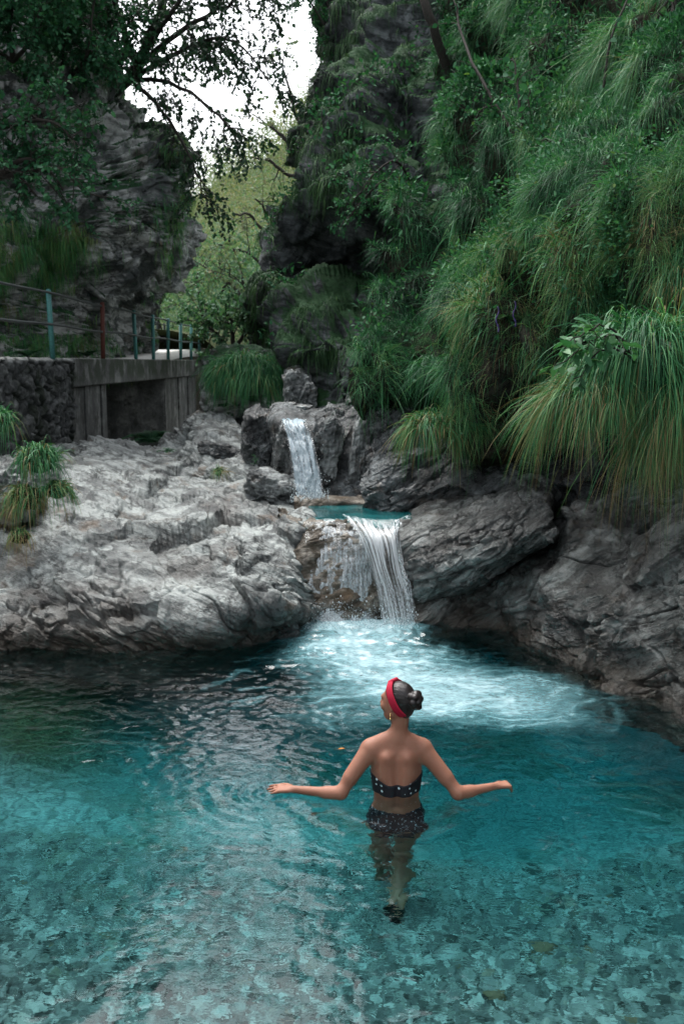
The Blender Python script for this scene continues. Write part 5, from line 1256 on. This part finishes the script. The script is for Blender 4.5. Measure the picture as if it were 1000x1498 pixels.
hb = .0058
S1 = SDF((CX - .86, CY - .50, -1.36), (CX + .80, CY + .40, .70), hb)
torso(S1); limbs(S1); foot(S1); head(S1)
hand(S1, B_(-.60, .03, .018), (-1, .10, .02), (0, -.25, 1), 1, .175, .16)
hand(S1, B_(.585, .05, .030), (.93, .36, -.03), (0, -.1, 1), -1, .165, .75)
Vb, Fb = nets(S1.d, S1.lo, hb); Vb = smooth(Vb, Fb, 2, .45)

g = Mat('tanned skin'); P = g.pos()
c = g.mix(g.noise(P, 7, 4), (.25, .105, .066), (.37, .175, .115))
c = g.mix(g.ma('MULTIPLY', g.step(g.noise(P, 160, 2), .66, .74), .35), c, (.20, .075, .04))
M_skin = g.done(g.bsdf(c, g.ma('ADD', .42, g.ma('MULTIPLY', g.noise(P, 30, 4, .7), .3)), .4, g.n('Bump', {'Height': g.noise(P, 200, 5, .75), 'Strength': .6, 'Distance': .003}), Subsurface_Weight=.12, Subsurface_Radius=(.02, .008, .004), Subsurface_Scale=.6))
pr = empty('person', (CX, CY, -1.33), 'woman in red headband and dotted bikini standing waist deep, arms spread on the water', 'person')
mesh('body', Vb, Fb, M_skin, pr)

def cloth(name, s, d, mat, it=2):
    V, F = nets(d.astype(np.float32), s.lo, s.h); V = smooth(V, F, it, .45); return mesh(name, V, F, mat, pr)
# bikini: torso field grown by a few millimetres and cut along its hems
hc = .0045
S2 = SDF((CX - .25, CY - .24, -.56), (CX + .25, CY + .24, .22), hc); torso(S2)
for sx, K in ((-1, (-.075, .20, -.84)), (1, (.035, .03, -.80))): S2.cap(B_(sx * .085, .0, -.42), B_(*K), .088, .056, .04)
X = S2.all(); x, y, z = X[..., 0] - CX, X[..., 1] - CY, X[..., 2]
g = Mat('black dotted fabric'); P = g.pos()
dv = g.n('TexVoronoi', {'Vector': g.vm('MULTIPLY', P, (1, .35, 1)), 'Scale': 31., 'Randomness': .45})
c = g.mix(g.step(dv, .235, .20), (.012, .013, .018), (.5, .62, .66))
M_dots = g.done(g.bsdf(c, .7, .3))
g = Mat('dark flecked fabric'); P = g.pos()
dv = g.n('TexVoronoi', {'Vector': P, 'Scale': 55., 'Randomness': 1.})
M_fleck = g.done(g.bsdf(g.mix(g.step(dv, .3, .2), (.012, .014, .022), (.35, .42, .5)), .7, .3))
lo_t = .012 + .10 * np.abs(x) ** 2 * 4 ; hi_t = .082 + .035 * sstep(.03, .15, np.abs(x)) + .02 * sstep(-.05, .1, y)
cloth('bikini_top', S2, np.maximum(S2.d - .006, np.maximum(lo_t - z, z - hi_t)), M_dots)
hi_b = -.178 + .02 * np.abs(x) / .15; lo_b = -.47 + 1.0 * np.maximum(np.abs(x) - .03, 0) * .9
cloth('bikini_bottom', S2, np.maximum(S2.d - .006, np.maximum(lo_b - z, z - hi_b)), M_fleck)
M_shoe = plain('black neoprene', (.008, .009, .011), .6, .3)
for wh in (0, 1):
    S3 = SDF((CX - .16, CY - .46, -1.38), (CX + .08, CY + .42, -.9), .005); foot(S3, .006, (wh,))
    Xs = S3.all(); cloth('water_shoe', S3, np.maximum(S3.d, (Xs[..., 2] + 1.22) if wh == 0 else (Xs[..., 2] + .99)), M_shoe)

# hair: cap of combed back hair with a twisted bun, red twisted headband, gold earring
hh = .0035
S4 = SDF(HC - .2, HC + .2, hh)
S4.ell(H(-.018, 0, .026), (.097, .080, .096), .01, MH); S4.ell(H(-.045, 0, -.02), (.062, .062, .062), .03, MH); S4.ell(H(-.055, 0, -.06), (.03, .038, .035), .02, MH)
Xh = S4.all(); q = (Xh - HC) @ MH.T; f_, r_, u_ = q[..., 0], q[..., 1], q[..., 2]
ang = np.arctan2(r_, u_ + .02)
S4.d += .0005 * np.sin(ang * 34 + 8 * f_ / .1) + .0006 * np.sin(ang * 61 + 3 * np.sin(f_ * 60)) + .0022 * perlin((Xh - HC) * np.array([30, 30, 30]), 5)
cut = f_ * .80 - (u_ - .02) * .55 - .016                                              # hairline from forehead down behind the ears
S4.d = np.maximum(S4.d, np.maximum(cut, (-.088 - u_)))
BC = H(-.110, .004, .026)
for k in range(7):
    a = k * 2.4; rr = .036 if k < 5 else .014
    S4.cap(BC + hr * rr * math.cos(a) + hu * rr * math.sin(a) - hf * .004 * k, BC + hr * rr * math.cos(a + 1.5) + hu * rr * math.sin(a + 1.5) - hf * (.012 + .004 * k), .025, .021, .004)
S4.ell(BC + hf * .01, (.042, .043, .041), .012, MH)
q = (Xh - BC) @ MH.T; b_ = np.exp(-(q ** 2).sum(-1) / .045 ** 2)
S4.d += .0016 * b_ * np.sin(np.arctan2(q[..., 1], q[..., 2]) * 9 + np.linalg.norm(q[..., 1:], axis=-1) * 260)
g = Mat('black hair'); P = g.pos()
M_hair = g.done(g.bsdf(g.mix(g.noise(P, 30, 3), (.006, .005, .005), (.022, .017, .016)), .36, .5, g.n('Bump', {'Height': g.noise(g.n('Mapping', {'Vector': P, 'Scale': (1, 1, 4)}), 90, 4, .7), 'Strength': .5, 'Distance': .003})))
cloth('hair', S4, S4.d, M_hair, 1)
n = 9
for k in range(n):   # loose wisps round the bun and the nape
    p = BC + hr * rng.normal(0, .03) + hu * rng.normal(0, .03) - hf * .02 if k < 6 else H(-.05, rng.normal(0, .03), -.07)
    d = nrm(rng.normal(size=3) + (0 if k < 6 else np.array([0, 0, -1.5]))); B = Buf(); tube(B, np.array([p, p + d * .015 + UP * .003, p + d * .03 - UP * .004]), [.0011, .0009, .0004], 4); B.build('hair_wisp', M_hair, pr)
ax1 = nrm(hf * .42 + hu * .115 * 1.0 + hu * .0); fr = H(.030, 0, .118); bk_ = H(-.066, 0, -.075)
a1 = (fr - bk_) / 2; cc = (fr + bk_) / 2; na, nb = 72, 9; G = np.zeros((na + 1, nb, 3)); bn = nrm(np.cross(hr, a1))
for i in range(na + 1):
    t_ = 2 * np.pi * i / na; p = cc + a1 * math.cos(t_) * 1.0 + hr * math.sin(t_) * .083
    o_ = nrm(a1 / np.linalg.norm(a1) * math.cos(t_) + hr * math.sin(t_)); wd_ = .024 * (1 - .35 * math.exp(-((math.remainder(t_, 2 * np.pi)) / .35) ** 2))
    for j in range(nb):
        v = j / (nb - 1) * 2 - 1
        G[i, j] = p + bn * v * wd_ + o_ * (.0065 * (1 - v ** 4) + .0022 * math.cos(v * 9 + math.sin(t_ * 2) * 1.5))
M_band = plain('red fabric band', (.46, .012, .045), .75, .3, .4, 180, .35)
hbnd = mesh('headband', G, gridfaces(na + 1, nb), M_band, pr)
md = hbnd.modifiers.new('thick', 'SOLIDIFY'); md.thickness = .004; md.offset = 0
S5 = SDF(fr - .06, fr + .06, .003)
S5.cap(fr - hr * .022 + bn * .014, fr + hr * .022 - bn * .012, .011, .011, .004); S5.cap(fr - hr * .02 - bn * .012, fr + hr * .02 + bn * .014, .010, .012, .004)
V, F = nets(S5.d, S5.lo, S5.h); mesh('knot', smooth(V, F, 1), F, M_band, hbnd)
M_gold = plain('gold', (.75, .55, .25), .25, .5, 0, 50, 0, 1.)
B = Buf(); V, F = ICO2
e = H(-.006, -.087, -.050); e2 = H(-.006, -.087, -.05)
for k, r in enumerate((.0035, .0048, .0035, .006)): B.add(V * r + e - UP * (.0 + .0105 * k), F)
B.build('earring', M_gold, pr)
M_eye = plain('eye', (.6, .58, .55), .2, .5, 0, 50, 0); M_iris = plain('dark iris', (.03, .018, .01), .2, .5, 0, 50, 0)
for sx in (-1, 1):
    B = Buf(); B.add(V * .0105 + H(.0705, sx * .031, .008), F); eo = B.build('eye', M_eye, pr)
    B = Buf(); B.add(V * np.array([.0055] * 3) + H(.0768, sx * .031, .008), F); B.build('iris', M_iris, eo)
